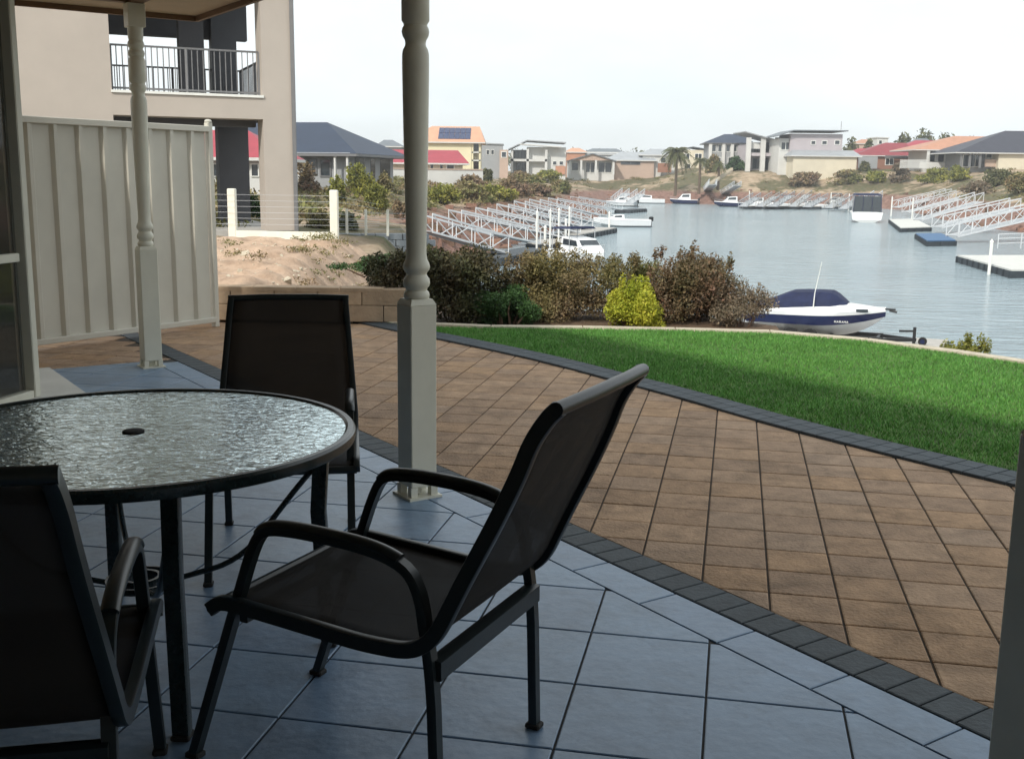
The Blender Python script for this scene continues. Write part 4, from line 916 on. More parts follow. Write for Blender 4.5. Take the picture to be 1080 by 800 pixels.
# ================================================================== TREES AND SCRUB IN THE DISTANCE
def palm(label, px, pyb, pyt, Y, spread, nf, seed):
    random.seed(seed); b = D(px, pyb, Y); tp = D(px, pyt, Y); t = thing('palm_tree', label, 'palm tree', tuple(b), 0, 'palms on the far bank'); hh = tp.z-b.z
    mb = MB(); mb.tube([(0,0,-.5),(.1,0,hh*.35),(.0,.1,hh*.72)], [.32,.26,.22], 8); mb.build('trunk', 'bark', t)
    mb = MB()
    for i in range(nf):
        a = random.uniform(0, 2*math.pi); el = random.uniform(-.5, 1.3); L = spread*random.uniform(.8,1.15); d = Vector((math.cos(a), math.sin(a), 0)); p0 = Vector((0,.1,hh*.72)); sp = []
        for k in range(8): s_ = k/7; sp.append(p0+d*L*s_*math.cos(el*.7)+Vector((0,0,L*(s_*math.sin(el)-.75*s_*s_))))
        sd_ = Vector((-d.y, d.x, 0))
        for k in range(7):
            for q in (0,.33,.66):
                c = sp[k].lerp(sp[k+1], q); w = L*.20*(1-abs(k/7-.4))
                for sg in (-1, 1): mb.add([c, c+(sp[k+1]-sp[k])*.22, c+sd_*sg*w+Vector((0,0,-w*.5))+(sp[k+1]-sp[k])*.35], [(0,1,2)])
        mb.tube(sp, [.05]*4+[.03]*4, 4)
    mb.build('fronds', 'leaf_tree', t); return t
palm('tall palm with a shaggy crown left of the cream house on the far bank', 712, 204, 143, 228, 3.3, 90, 3)
palm('shorter palm with a brownish crown, second from the tall palm on the far bank', 737, 202, 157, 228, 2.0, 50, 5)
palm('small palm in front of the navy hip-roofed house', 757, 198, 162, 226, 1.7, 40, 9)
def hit(px, py, Y):                                # where the line through a photo pixel meets the land
    r = ray(px, py); ys = np.exp(np.linspace(np.log(24), np.log(330), 900)); xs = r[0]/r[1]*ys; zs = H+r[2]/r[1]*ys
    ok = (zs < height(xs, ys)+.02) & (sdist(xs, ys) > .6)
    i = np.argmax(ok); return float(ys[i]) if ok.any() else Y
def blobtree(label, name, cat, px, pyb, pyt, wpx, Y, m, group, n=1400, size=None, trunk=True, elong=1.0):
    Y = Y if trunk else hit(px, pyb, Y); b = D(px, pyb, Y); b.z = min(b.z, hz(b.x, b.y)+.02); tp = D(px, pyt, Y); hh = tp.z-b.z; r_ = wpx/2*Y/FOC; t = thing(name, label, cat, tuple(b), 0, group); cs = []; rs = []
    for i in range(20):
        a = rng.uniform(0, 2*np.pi); q = rng.uniform(0,1)**.5*.72; lo_ = .3 if trunk else .02; zz = rng.uniform(lo_,.8); k = math.sqrt(max(.1, 1-(max(0,zz-.25)/.62)**2)); s_ = rng.uniform(.30,.46)
        cs.append((r_*q*k*math.cos(a), r_*q*k*math.sin(a), hh*zz)); rs.append((r_*s_, r_*s_, hh*s_*.6))
    leaves('crown' if trunk else 'foliage', cs, rs, n, size or max(.03, Y*(.0022 if trunk else .0015)), m, t, elong=elong)
    mb = MB()
    for i in range(4 if trunk else 3): q = cs[i]; mb.tube([(q[0]*.15,q[1]*.15,-.4),(q[0]*.5,q[1]*.5,q[2]*.5),q], [r_*.03+.01,r_*.02+.01,r_*.008], 5)
    mb.build('trunk' if trunk else 'stem', 'bark', t)
g_ = 'shrubs on the slope below the navy-roofed house'
for lab, px, yb, yt, w, Y, m in [
    ('reddish-green shrub beside the neighbour corner column, under the navy roof', 322, 203, 166, 34, 70, 'leaf_purple'),
    ('dark green shrub in the middle of the navy-roofed house front', 352, 198, 163, 36, 74, 'leaf_tree'),
    ('olive round shrub under the right end of the navy roof', 379, 206, 166, 36, 66, 'leaf_moss'),
    ('conical moss-green shrub standing above the right white fence post', 355, 212, 182, 22, 55, 'leaf_moss'),
    ('bright moss-green shrub lowest on the slope near the middle post', 397, 222, 192, 26, 50, 'leaf_moss'),
    ('small dark shrub right below the navy roof gutter corner', 407, 205, 180, 20, 72, 'leaf_scrub'),
    ('grey-green low bush behind the wires left of the right white post', 335, 240, 222, 30, 34, 'leaf_scrub'),
    ('low green bush behind the wires right of the right white post', 366, 242, 224, 24, 34, 'leaf_tree'),
    ('low bush under the neighbour balcony between its columns', 268, 238, 205, 22, 38, 'leaf_green'),
    ('brownish small bush in the sand between navy house and sea wall', 420, 230, 210, 18, 50, 'leaf_purple')]:
    blobtree(lab, 'shrub', 'shrub', px, yb, yt, w, Y, m, g_, 2600, None, trunk=False)
g_ = 'scrub clumps on the left bank above the gangways'
labs = ['moss-green clump right of the middle post, just above the first gangway', 'yellow-green clump below the pale boundary wall', 'purple-brown clump under the right end of the boundary wall', 'dark clump beside the boundary wall end',
        'long low green clump in the middle of the left bank', 'brown clump above the second gangway', 'greyish clump below the white modern house', 'green clump below the white modern house balcony', 'olive clump at the tip of the left bank',
        'brownish clump beside the sandy track', 'small bright green clump behind the middle of the gangways', 'mixed brown-green clump left of the sandy track']
for i, (px, yb, yt, w, Y, m) in enumerate([(468,216,193,44,68,'leaf_moss'),(492,212,190,46,80,'leaf_scrub'),(498,200,184,40,100,'leaf_purple'),(514,192,178,14,118,'leaf_tree'),(522,210,192,52,84,'leaf_moss'),
        (540,206,188,44,92,'leaf_purple'),(556,198,182,40,120,'leaf_scrub'),(578,193,178,30,150,'leaf_moss'),(590,203,190,32,140,'leaf_scrub'),(566,206,193,36,105,'leaf_purple'),(508,214,202,36,74,'leaf_scrub'),(548,195,180,30,135,'leaf_purple')]):
    blobtree(labs[i]+' on the bank' if len(labs[i].split()) < 10 else labs[i], 'shrub', 'shrub', px, yb, yt, w, Y, m, g_, 2400, None, trunk=False)
g_ = 'shrubs on the right bank below the houses'
for lab, px, yb, yt, w, Y, m in [('bright yellow-green shrub below the sunroom', 1012, 190, 174, 26, 140, 'leaf_moss'), ('long moss-green shrub left of the bright one below the sunroom', 985, 192, 176, 40, 142, 'leaf_moss'),
    ('grey-leaved shrub below the slatted fence', 948, 192, 171, 22, 150, 'leaf_grey'), ('dark green shrub right below the slate roof', 1050, 196, 177, 46, 120, 'leaf_tree'), ('grey-green shrub mass at the right edge below the slate roof', 1078, 202, 180, 44, 110, 'leaf_scrub'),
    ('olive shrub below the cream lower wall of the lilac house', 893, 192, 178, 34, 205, 'leaf_scrub'), ('brownish shrub below the white-columned house', 850, 196, 181, 40, 222, 'leaf_purple'), ('rusty low shrub under the maroon-roofed house', 925, 192, 180, 30, 195, 'leaf_moss'),
    ('dark shrub beside the garage under the maroon roof', 912, 181, 170, 14, 225, 'leaf_tree'), ('green shrub in front of the columns of the navy hip-roofed house', 778, 180, 164, 24, 238, 'leaf_green'), ('brown-green tree between the palms and the navy hip roof', 752, 182, 162, 18, 240, 'leaf_scrub'),
    ('blue-grey shrub at the top of the nearest right gangways', 1028, 206, 190, 36, 118, 'leaf_grey')]:
    blobtree(lab, 'shrub', 'shrub', px, yb, yt, w, Y, m, g_, 2000, None, trunk=False)
g_ = 'trees on the skyline'
for lab, px, yb, yt, w, Y in [('broad green tree on the skyline left of the red roofs', 952, 165, 137, 26, 290), ('wide green tree on the skyline behind the red roofs', 974, 165, 136.5, 34, 300), ('tree on the skyline right of the red roofs', 997, 165, 139, 24, 300),
    ('low tree on the skyline behind the terracotta roof', 1020, 165, 142, 30, 310), ('tree between the lilac house and the skyline terracotta house', 898, 166, 144, 18, 280), ('small tree beside the white box house on the skyline', 915, 166, 147, 14, 285)]:
    blobtree(lab, 'tree', 'tree', px, yb, yt, w, Y, 'leaf_tree', g_, 1700, .45)
cs = []; rs = []                                     # far belt of trees: one hazy mass
for px in np.arange(380, 1110, 3.2):
    Y = rng.uniform(420, 520); p = D(px, 157+rng.normal(0,1.2)-(px > 830)*4, Y); gz = 4; cs.append((p.x, p.y, (p.z+gz)/2)); rs.append((rng.uniform(2,4.5), 3, max(1.5, (p.z-gz)/2*rng.uniform(.8,1.1))))
tag(leaves('treeline', cs, rs, 15000, .75, 'leaf_tree'), 'far-off grey-green belt of trees along the horizon', 'treeline', kind='stuff')
cs = []; rs = []                                     # low scrub that covers the banks
n_ = 9000; th_ = rng.uniform(-.47,.50,n_); rr_ = np.exp(rng.uniform(np.log(30), np.log(260), n_)); x_ = np.sin(th_)*rr_; y_ = np.cos(th_)*rr_; d_ = sdist(x_, y_); z_ = height(x_, y_)
k_ = (d_ > 5) & (d_ < 60) & (vnoise(x_, y_, 9, 6) > .36-.2*(x_ < 12)*(y_ > 60)*(y_ < 170)) & (z_ > -1.1)
for x, y, z in zip(x_[k_], y_[k_], z_[k_]): s_ = rng.uniform(.3,1.1); cs.append((x,y,z+s_*.15)); rs.append((s_,s_,s_*.4))
tag(leaves('ground_cover', cs, rs, 120000, .15, 'leaf_scrub'), 'low dry scrub covering the sandy banks of the canal', 'scrub', kind='stuff')
# loose rocks down at the waterline
mb = MB(); n_ = 3600; th_ = rng.uniform(-.10,.47,n_); rr_ = np.exp(rng.uniform(np.log(55), np.log(262), n_)); x_ = np.sin(th_)*rr_; y_ = np.cos(th_)*rr_; d_ = sdist(x_, y_); k_ = (d_ > -.4) & (d_ < 6); z_ = height(x_, y_)
for x, y, z in zip(x_[k_], y_[k_], z_[k_]):
    s_ = rng.uniform(.15,.5); vs8 = [(x+i*s_*rng.uniform(.6,1.1), y+j*s_*rng.uniform(.6,1.1), z+k*s_*rng.uniform(.4,.8)) for k in (-1,1) for j in (-1,1) for i in (-1,1)]
    mb.add(vs8, [(0,2,3,1),(4,5,7,6),(0,1,5,4),(2,6,7,3),(0,4,6,2),(1,3,7,5)])
mat('bank_rock', (.30,.18,.14), .95, col2=(.16,.09,.07), scale=.4, island=L3); tag(mb.build('rubble', 'bank_rock'), 'red-brown loose rock along the canal banks', 'rocks', kind='stuff')

# ================================================================== PONTOONS, GANGWAYS
DECK = -3.12
def pontoon(label, corners, deck='concrete_pale', side='float_dark', group='floating pontoons on the canal', poles=(), z=DECK):
    c = sum((Vector(p) for p in corners), Vector((0,0)))/len(corners) if len(corners[0]) == 2 else None
    t = thing('pontoon', label, 'pontoon', (c.x, c.y, z), 0, group); cc = [(p[0], p[1]) for p in corners]
    ar = sum(cc[i][0]*cc[(i+1) % 4][1]-cc[(i+1) % 4][0]*cc[i][1] for i in range(4)); cc = cc if ar > 0 else cc[::-1]
    mb = MB(); mb.prism(cc, z-.5, z-.10); 
    for i in range(4):
        a, b = Vector(cc[i]), Vector(cc[(i+1) % 4]); n = max(2, int((b-a).length/1.2)); o = Vector(((b-a).y, -(b-a).x)).normalized()*.03
        for k in range(n+1): p = a.lerp(b, k/n)+o; mb.box((p.x,p.y,z-.30), (.12,.12,.44))
    attach(mb.build('float', side), t)
    mb = MB(); mb.prism(cc, z-.09, z); attach(mb.build('deck', deck), t)
    for p in poles:
        mb = MB(); mb.tube([(p[0],p[1],WZ-.5),(p[0],p[1],z+1.3)], .09, 8); mb.lathe([(.11,z+1.3),(.11,z+1.36),(.01,z+1.5)], (p[0],p[1],0), 8); attach(mb.build('pile', 'white_paint'), t)
    return t
def gangway(label, top, bot, width=1.2, ht=.95, group='white truss gangways down to the pontoons', pan=1.35, mt='aluminium_white'):
    top, bot = Vector(top), Vector(bot); t = thing('gangway', label, 'gangway', tuple(bot), 0, group); d = (bot-top); L = d.length; d.normalize(); sd_ = Vector((-d.y, d.x, 0)).normalized(); n = max(4, int(L/pan)); up = Vector((0,0,ht))
    for s_ in (-1, 1):
        mb = MB(); o = sd_*s_*width/2; a, b = top+o, bot+o
        mb.bar(a, b, .09, .11); mb.bar(a+up, b+up, .09, .11)
        for k in range(n+1):
            p = a.lerp(b, k/n); mb.bar(p, p+up, .06, .06)
            if k < n: q = a.lerp(b, (k+1)/n); mb.bar(*((p, q+up) if k % 2 else (p+up, q)), .05, .05)
        attach(mb.build('truss', mt), t)
    mb = MB(); mb.bar(top+Vector((0,0,.03)), bot+Vector((0,0,.03)), width-.12, .05); attach(mb.build('deck', 'galvanised'), t)
    return t
ord_ = ['first', 'second', 'third', 'fourth', 'fifth', 'sixth', 'seventh', 'eighth']
LG = [((448,238),(528,266)),((480,232),(563,256)),((508,226),(590,250)),((530,221),(606,245)),((548,217),(619,241)),((564,214),(628,236)),((583,211),(640,228)),((606,208),(652,221))]
for i, (tp, bt) in enumerate(LG):
    b = G(*bt, DECK+.05); Yt = b.y*.955-1; a = D(tp[0], tp[1]+6, Yt)
    gangway(f'white truss gangway on the left bank, {ord_[i]} counted from the middle verandah post', a, b, 1.4, 1.0 if i < 2 else .85)
for lab, b0, b1, dk, pl in [('grey pontoon behind the moored cabin boat at the foot of the left gangways', (612,247), (650,240), 'concrete', 1), ('dark low pontoon at the foot of the nearest left gangways, behind the bushes', (528,272), (585,262), 'float_dark', 1),
        ('pale pontoon in the middle of the left gangways beside the cabin boat', (588,257), (606,251), 'concrete', 1), ('small dark float off the end of the left bank', (664,221.5), (682,220), 'float_dark', 0)]:
    a = G(*b0, DECK); b = G(*b1, DECK); dd = (b-a).normalized(); sd_ = Vector((-dd.y, dd.x, 0))*2.2
    pontoon(lab, [(a.x,a.y),(b.x,b.y),(b.x+sd_.x,b.y+sd_.y),(a.x+sd_.x,a.y+sd_.y)], dk, poles=[(b.x+sd_.x*.5+.4,b.y+sd_.y*.5)] if pl else ())
for i, px in enumerate((566, 580, 589, 600)):
    p = G(px, 262-i*3, DECK); mb = MB(); mb.tube([(0,0,-1),(0,0,2.3)], .07, 6); mb.lathe([(.1,2.3),(.01,2.5)], (0,0,0), 6)
    o = mb.build('mooring_pole', 'white_paint'); o.location = p; tag(o, f'thin white mooring pole among the left gangways, {ord_[i]} from the left', 'pole', 'mooring poles')
RG = [((1100,222),(1004,249)),((1070,216),(988,240)),((1032,208),(968,232)),((1012,204),(955,224)),((1000,201),(944,219)),((985,200),(936,214)),((958,201),(915,210)),((940,201),(898,209)),((915,201),(880,208))]
ord2 = ['nearest', 'second nearest', 'third nearest', 'fourth nearest', 'fifth nearest', 'sixth nearest', 'seventh nearest', 'eighth nearest', 'farthest']
for i, (tp, bt) in enumerate(RG):
    b = G(*bt, DECK+.05); Yt = b.y*1.02+1; a = D(tp[0], tp[1]+5, Yt)
    gangway(f'white truss gangway on the right bank, the {ord2[i]} to us of the right-hand row', a, b, 1.5, 1.15)
a, b, c = G(1010,269,DECK), G(1066,284,DECK), G(1110,286,DECK); dd = Vector((12,7.5,0))
pontoon('big pale-decked pontoon with dark sides at the right edge of the view', [(a.x,a.y),(b.x,b.y),(b.x+13,b.y+2.5),(a.x+13,a.y+2.5)], 'concrete_pale', poles=[(b.x-.2,b.y+2.2)])
p = thing('dock_railing', 'low white railing standing on the big pale pontoon at the right edge', 'railing', tuple(G(1058,262,DECK)))
mb = MB(); a = G(1052,262,DECK); b = a+Vector((9,1.8,0))
for z in (.35,.7,1.0): mb.bar(a+Vector((0,0,z)), b+Vector((0,0,z+.35)), .05, .05)
for k in range(6): q = a.lerp(b, k/5); mb.bar(q, q+Vector((0,0,1.0+.35*k/5)), .05, .05)
attach(mb.build('frame', 'aluminium_white'), p)
a, b = G(966,246,DECK), G(978,253.5,DECK); c = G(1008,253,DECK); dd = c-b
pontoon('blue-decked floating pontoon right of the canopied cruiser', [(b.x,b.y),(c.x,c.y),(a.x+dd.x,a.y+dd.y),(a.x,a.y)], 'blue_deck')
a, b = G(938,231,DECK), G(950,240,DECK); c = G(982,239,DECK); dd = c-b
pontoon('pale concrete pontoon between the canopied cruiser and the blue one', [(b.x,b.y),(c.x,c.y),(a.x+dd.x,a.y+dd.y),(a.x,a.y)], 'concrete_pale')
for lab, x0, x1, y in [('long low pontoon below the right end of the far slope', 808, 866, 217.6), ('dark low pontoon under the green and white boat', 874, 905, 217.5), ('short dark pontoon left of the long one under the red slope', 784, 803, 217.4)]:
    a, b = G(x0,y,DECK), G(x1,y,DECK); pontoon(lab, [(a.x,a.y),(b.x,b.y),(b.x,b.y+3),(a.x,a.y+3)], 'concrete')
# stepped ramp and boat ramp on the far slope
t = thing('bank_stairs', 'pale straight stair climbing the far slope right of the palms', 'stairs', tuple(D(758,190,222)))
mb = MB(); a, b = D(748,193,222), D(772,177,234)
for k in range(22): p0 = a.lerp(b, k/22); p1 = a.lerp(b, (k+1)/22); mb.box(((p0.x+p1.x)/2,(p0.y+p1.y)/2,(p0.z+p1.z)/2-.3), (abs(p1.x-p0.x)+.02, 1.8, .75))
attach(mb.build('tread', 'limestone'), t)
gangway('grey gangway on the far slope right of the small cabin boat', D(752,195,219), G(738,210,DECK), 1.5, 1.1)
gangway('long thin gangway lying along the red slope right of the far stair', D(778,196,219), G(753,211.5,DECK), 1.4, .9)

# ================================================================== BOATS
def hull_loft(L, B, dk, keel=-.0, fl=1.0, cf=.42):
    """stations stern..bow: gunwale, chine, keel (half sections)"""
    st = []
    for k in range(15):
        s = k/14; x = -L/2+L*s; w = B/2*(1-max(0,(s-.45)/.55)**2.3)*(.96+.04*min(1,s*4)); w = max(w, .015); cw = w*(.90-.38*max(0,(s-.5)/.5)**1.4)
        g = dk+.16*L/5*s*s; c = dk*cf+.42*dk*max(0,(s-.5)/.5)**2; kz = keel+dk*.92*max(0,(s-.62)/.38)**2.2
        st.append((x, w, g, cw, c, kz))
    return st
def boat(label, pos, yaw, L, B, dk, hullc='gelcoat', band=None, cabin=None, canopy=None, screen=True, outboard=True, group='boats moored in the canal', roofc='gelcoat'):
    t = thing('boat', label, 'boat', pos, yaw, group); st = hull_loft(L, B, dk)
    mb = MB(); vs = []
    for x, w, g, cw, c, kz in st: vs += [(x,-cw,c),(x,0,kz),(x,cw,c)]
    n = len(st); mb.add(vs, [f for i in range(n-1) for f in ((i*3,i*3+1,i*3+4,i*3+3),(i*3+1,i*3+2,i*3+5,i*3+4))]+[(0,2,1)], True); mb.build('hull_bottom', 'hull_bottom' if hullc != 'navy_gel' else hullc, t, edge=50)
    mb = MB(); vs = []
    for x, w, g, cw, c, kz in st: vs += [(x,-w,g),(x,-cw,c),(x,cw,c),(x,w,g)]
    mb.add(vs, [f for i in range(n-1) for f in ((i*4,i*4+1,i*4+5,i*4+4),(i*4+2,i*4+3,i*4+7,i*4+6))]+[(0,3,2,1)], True); mb.build('topsides', band or hullc, t, edge=50)
    mb = MB(); vs = []
    for x, w, g, cw, c, kz in st: vs += [(x,-w-.02,g-.03),(x,-w*.97,g+.05),(x,-w*.6,g+.09),(x,w*.6,g+.09),(x,w*.97,g+.05),(x,w+.02,g-.03)]
    mb.add(vs, [(i*6+j,i*6+j+1,i*6+7+j,i*6+6+j) for i in range(n-1) for j in range(5)]+[(0,1,2,3,4,5)], True); mb.build('deck', 'gelcoat', t, edge=40)
    if cabin:
        x0, x1, h0, h1, wf = cabin; z0 = dk+.08; w = B/2*wf; mb = MB()
        v = [(x0,-w,z0),(x1,-w*.85,z0+.05),(x1,w*.85,z0+.05),(x0,w,z0),(x0+.05,-w*.88,z0+h1),(x1-(x1-x0)*.35,-w*.75,z0+h0),(x1-(x1-x0)*.35,w*.75,z0+h0),(x0+.05,w*.88,z0+h1)]
        mb.add(v, [(4,5,6,7),(0,1,5,4),(1,2,6,5),(2,3,7,6),(3,0,4,7)]); cb = mb.build('cabin', roofc, t, bevel=.03)
        mb = MB(); 
        for s_ in (-1,1): mb.add([(x0+.3,s_*(w*.965+.01),z0+.45*h1),(x1-(x1-x0)*.30,s_*(w*.84+.01),z0+.45*h0),(x1-(x1-x0)*.38,s_*(w*.79+.01),z0+.86*h0),(x0+.3,s_*(w*.915+.01),z0+.86*h1)], [(0,1,2,3)])
        f = x1-(x1-x0)*.30; mb.add([(x1-(x1-x0)*.13,-w*.76,z0+.4*h0),(x1-(x1-x0)*.13,w*.76,z0+.4*h0),(x1-(x1-x0)*.31+.01,w*.70,z0+.93*h0),(x1-(x1-x0)*.31+.01,-w*.70,z0+.93*h0)], [(0,1,2,3)])
        mb.add([(x0-.01,-w*.8,z0+.35*h1),(x0-.01,w*.8,z0+.35*h1),(x0+.02,w*.75,z0+.9*h1),(x0+.02,-w*.75,z0+.9*h1)], [(3,2,1,0)]); mb.build('cabin_window', 'window_dark', cb)
    if canopy:
        x0, x1, hh, mm = canopy; w = B/2*.9; z0 = dk+.05; mb = MB(); mb.add([(x0,-w,z0+hh*.94),(x1,-w,z0+hh),(x1,w,z0+hh),(x0,w,z0+hh*.94),(x0,-w*.8,z0+hh*.94+.14),(x1,-w*.8,z0+hh+.14),(x1,w*.8,z0+hh+.14),(x0,w*.8,z0+hh*.94+.14)], [(0,3,2,1),(4,5,6,7),(0,1,5,4),(1,2,6,5),(2,3,7,6),(3,0,4,7)]); mb.build('canopy', mm, t, bevel=.03)
        for x in (x0+.05, x1-.05):
            for s_ in (-1,1): mb = MB(); mb.tube([(x,s_*w*.95,z0),(x,s_*w*.92,z0+hh*.96)], .025, 6); mb.build('canopy_leg', 'galvanised', t)
    if outboard:
        x = -L/2-.25; mb = MB(); mb.box((x,0,dk+.12), (.45,.34,.5), bev=.07); mb.box((x+.02,0,dk-.45), (.18,.12,.8), bev=.02); mb.box((x-.05,0,dk-.72), (.4,.05,.08)); mb.build('outboard_motor', 'black_part', t)
    mb = MB(); pts = [(x, -w*.93, g+.42*min(1,(s_)/2)) for s_, (x,w,g,cw,c,kz) in zip(range(6), st[9:])]; q = [(x,-y_,z) for x,y_,z in reversed(pts)]; mb.tube(pts+q, .016, 5)
    for x, w, g, cw, c, kz in st[10::2]: mb.bar((x,-w*.93,g),(x,-w*.93,g+.36), .02); mb.bar((x,w*.93,g),(x,w*.93,g+.36), .02)
    mb.build('bow_rail', 'galvanised', t)
    return t
def at_w(px, py, z=WZ): p = G(px, py, z); return p
p = at_w(612,278); boat('white cabin boat with a dark canopy frame moored above the twiggy brown shrub', (p.x,p.y,WZ-.28), R(-62), 5.2, 2.1, .95, cabin=(-1.0,1.6,.75,.85,.82), canopy=(-1.9,.2,1.35,'navy_canvas'))
p = at_w(655,239); boat('white open runabout with outboard at the end of the left gangways', (p.x,p.y,WZ-.25), R(188), 6.0, 2.2, .95, cabin=(-.2,1.4,.45,.5,.7))
p = at_w(680,214.5); boat('long white speedboat under the sandy ramp on the far shore', (p.x,p.y,WZ-.3), R(176), 8.0, 2.6, 1.15, cabin=(-1.4,1.4,.8,.7,.75), outboard=False)
p = at_w(721,215); boat('small cabin boat with a dark hull below the tall palm', (p.x,p.y,WZ-.3), R(170), 5.6, 2.3, 1.1, hullc='navy_gel', cabin=(-1.4,1.2,1.1,1.2,.85))
p = at_w(881,219); boat('boat with a green-grey canopy seen bow-on, left of the canopied cruiser', (p.x,p.y,WZ-.25), R(-104), 6.0, 2.5, 1.2, cabin=(-1.2,1.2,.9,1.0,.8), canopy=(-2,.6,1.6,'roof_dim'), outboard=False)
p = at_w(841,219.5); boat('low white dinghy on the long pontoon by the red slope', (p.x,p.y,WZ-.15), R(180), 4.6, 1.8, .75, outboard=True)
# canopied cruiser, seen from the stern
p = at_w(920.5,234.5); cz = boat('white cruiser with a navy framed canopy, seen stern-on in open water', (p.x,p.y+3,WZ-.35), R(93-18), 7.6, 3.9, 1.55, roofc='gelcoat', cabin=(-.6,2.8,1.3,1.5,.85), canopy=(-3.4,1.2,2.15,'navy_canvas'), outboard=False)
mb = MB(); w = 3.9/2*.86; z0 = 1.6
mb.add([(-3.42,-w,z0),(-3.42,w,z0),(-3.36,w*.93,z0+1.95),(-3.36,-w*.93,z0+1.95)], [(3,2,1,0)]); 
for s_ in (-1,1): mb.add([(-3.4,s_*w,z0),(.8,s_*w*.98,z0),(1.0,s_*w*.93,z0+2.0),(-3.36,s_*w*.93,z0+1.95)], [(0,1,2,3)])
mb.build('canopy_window', 'window_dark', cz)
mb = MB()
for y_ in (-w,-w*.33,w*.33,w): mb.bar((-3.46,y_,z0),(-3.40,y_*.93,z0+1.98), .07)
mb.build('canopy_strut', 'navy_canvas', cz)

# ---- the near boat on its cradle
L_, Bm, dk = 4.75, 1.95, .84
bx = D(863, 338, 34.6); t = thing('boat', 'navy and white runabout under a navy canvas cover on a cradle beyond the lawn kerb', 'boat', (bx.x-.05, bx.y, -3.33), R(-24)); t.scale = (.87,.88,.88); t['group'] = 'boats moored in the canal'
st = hull_loft(L_, Bm, dk, cf=.50); n = len(st)
def strip(rows, name, m, cap=False, edge=40, parent=t):
    mb = MB(); k = len(rows[0]); vs = [v for r_ in rows for v in r_]; mb.add(vs, [(i*k+j,i*k+j+1,(i+1)*k+j+1,(i+1)*k+j) for i in range(len(rows)-1) for j in range(k-1)]+([tuple(range(k))] if cap else []), True); return mb.build(name, m, parent, edge=edge)
def lp(a, b, t_): return a+(b-a)*t_
strip([[(x,-cw*.985,c),(x,-cw*.5,lp(kz,c,.42)),(x,0,kz),(x,cw*.5,lp(kz,c,.42)),(x,cw*.985,c)] for x,w,g,cw,c,kz in st], 'hull_bottom', 'gelcoat', True)
bnd = lambda w,cw,g,c,f: (lp(cw,w,f), lp(c,g,f))
for s_ in (-1, 1):
    pass
strip([[(x,-bnd(w,cw,g,c,.74)[0],bnd(w,cw,g,c,.74)[1]),(x,-bnd(w,cw,g,c,.4)[0]-.01,bnd(w,cw,g,c,.4)[1]),(x,-cw,c-.012)] for x,w,g,cw,c,kz in st]+[], 'topside_band', 'navy_gel')
strip([[(x,cw,c-.012),(x,bnd(w,cw,g,c,.4)[0]+.01,bnd(w,cw,g,c,.4)[1]),(x,bnd(w,cw,g,c,.74)[0],bnd(w,cw,g,c,.74)[1])] for x,w,g,cw,c,kz in st], 'topside_band', 'navy_gel')
strip([[(st[0][0]-.005,-st[0][1],st[0][2]),(st[0][0]-.005,-st[0][3],st[0][4])],[(st[0][0]-.005,st[0][1],st[0][2]),(st[0][0]-.005,st[0][3],st[0][4])]], 'transom', 'gelcoat')
rows = []
for i, (x,w,g,cw,c,kz) in enumerate(st):
    s_ = i/(n-1); cr_ = .10+.19*max(0,math.sin(math.pi*min(1,max(0,(s_-.1)/.85))))*1.0
    a = bnd(w,cw,g,c,.72); rows.append([(x,-a[0]-.015,a[1]),(x,-w-.02,g+.02),(x,-w*.93,g+cr_*.55),(x,-w*.75,g+cr_*.9),(x,0,g+cr_*1.05),(x,w*.75,g+cr_*.9),(x,w*.93,g+cr_*.55),(x,w+.02,g+.02),(x,a[0]+.015,a[1])])
strip(rows, 'deck', 'gelcoat', True, 50)
# canvas: low at the stern, peaked over the screen, down to the foredeck
cv = []
prof_ = [(-2.36,.03,.90),(-1.95,.13,.92),(-1.55,.25,.93),(-1.15,.42,.92),(-.85,.53,.90),(-.4,.555,.90),(.1,.555,.88),(.52,.54,.86),(.72,.42,.82),(.95,.22,.74),(1.08,.10,.66)]
for x, hh, wf in prof_:
    s_ = (x+L_/2)/L_; i = min(n-2, int(s_*(n-1))); f = s_*(n-1)-i; w = lp(st[i][1],st[i+1][1],f)*wf*1.02; g = lp(st[i][2],st[i+1][2],f)+.16
    cv.append([(x,-w*1.0,g-.03),(x,-w*.93,g+hh*.35),(x,-w*.62,g+hh*.93-.01*(len(cv) % 2)),(x,-w*.25,g+hh),(x,w*.25,g+hh),(x,w*.62,g+hh*.93),(x,w*.93,g+hh*.35),(x,w*1.0,g-.03)])
cvo = strip(cv, 'canvas_cover', 'navy_canvas', True, 25)
mb = MB(); mb.add([(1.40,-.66,.93),(1.80,-.50,.95),(1.72,-.44,1.04),(1.42,-.57,1.03)], [(0,1,2,3)]); q = Vector((0,-.02,.015)); mb.v = [tuple(Vector(v)+q) for v in mb.v]; 
ho = MB(); ho.box((1.62,-.55,.985), (.42,.05,.10), (Vector((.93,.36,0)).normalized(), Vector((-.36,.93,0)).normalized()), .02); ho.build('side_window', 'window_dark', t)
mb = MB(); mb.tube([(-.02,-.93,.80),(.02,-.97,1.55),(.20,-1.0,2.65)], [.028,.018,.008], 6); mb.build('whip_aerial', 'white_paint', t)
mb = MB(); mb.box((L_/2+.08,0,dk+.19), (.5,.09,.05)); mb.tube([(L_/2+.12,0,dk+.14),(L_/2+.38,0,dk+.10)], .04, 6); mb.build('bow_roller', 'black_part', t)
mb = MB(); mb.box((-L_/2-.2,0,.62), (.38,.34,.55), bev=.06); mb.box((-L_/2-.16,0,.15), (.16,.12,.7), bev=.02); mb.build('outboard_motor', 'navy_gel', t)
lt = MB()                                             # small pale registration lettering on the navy band
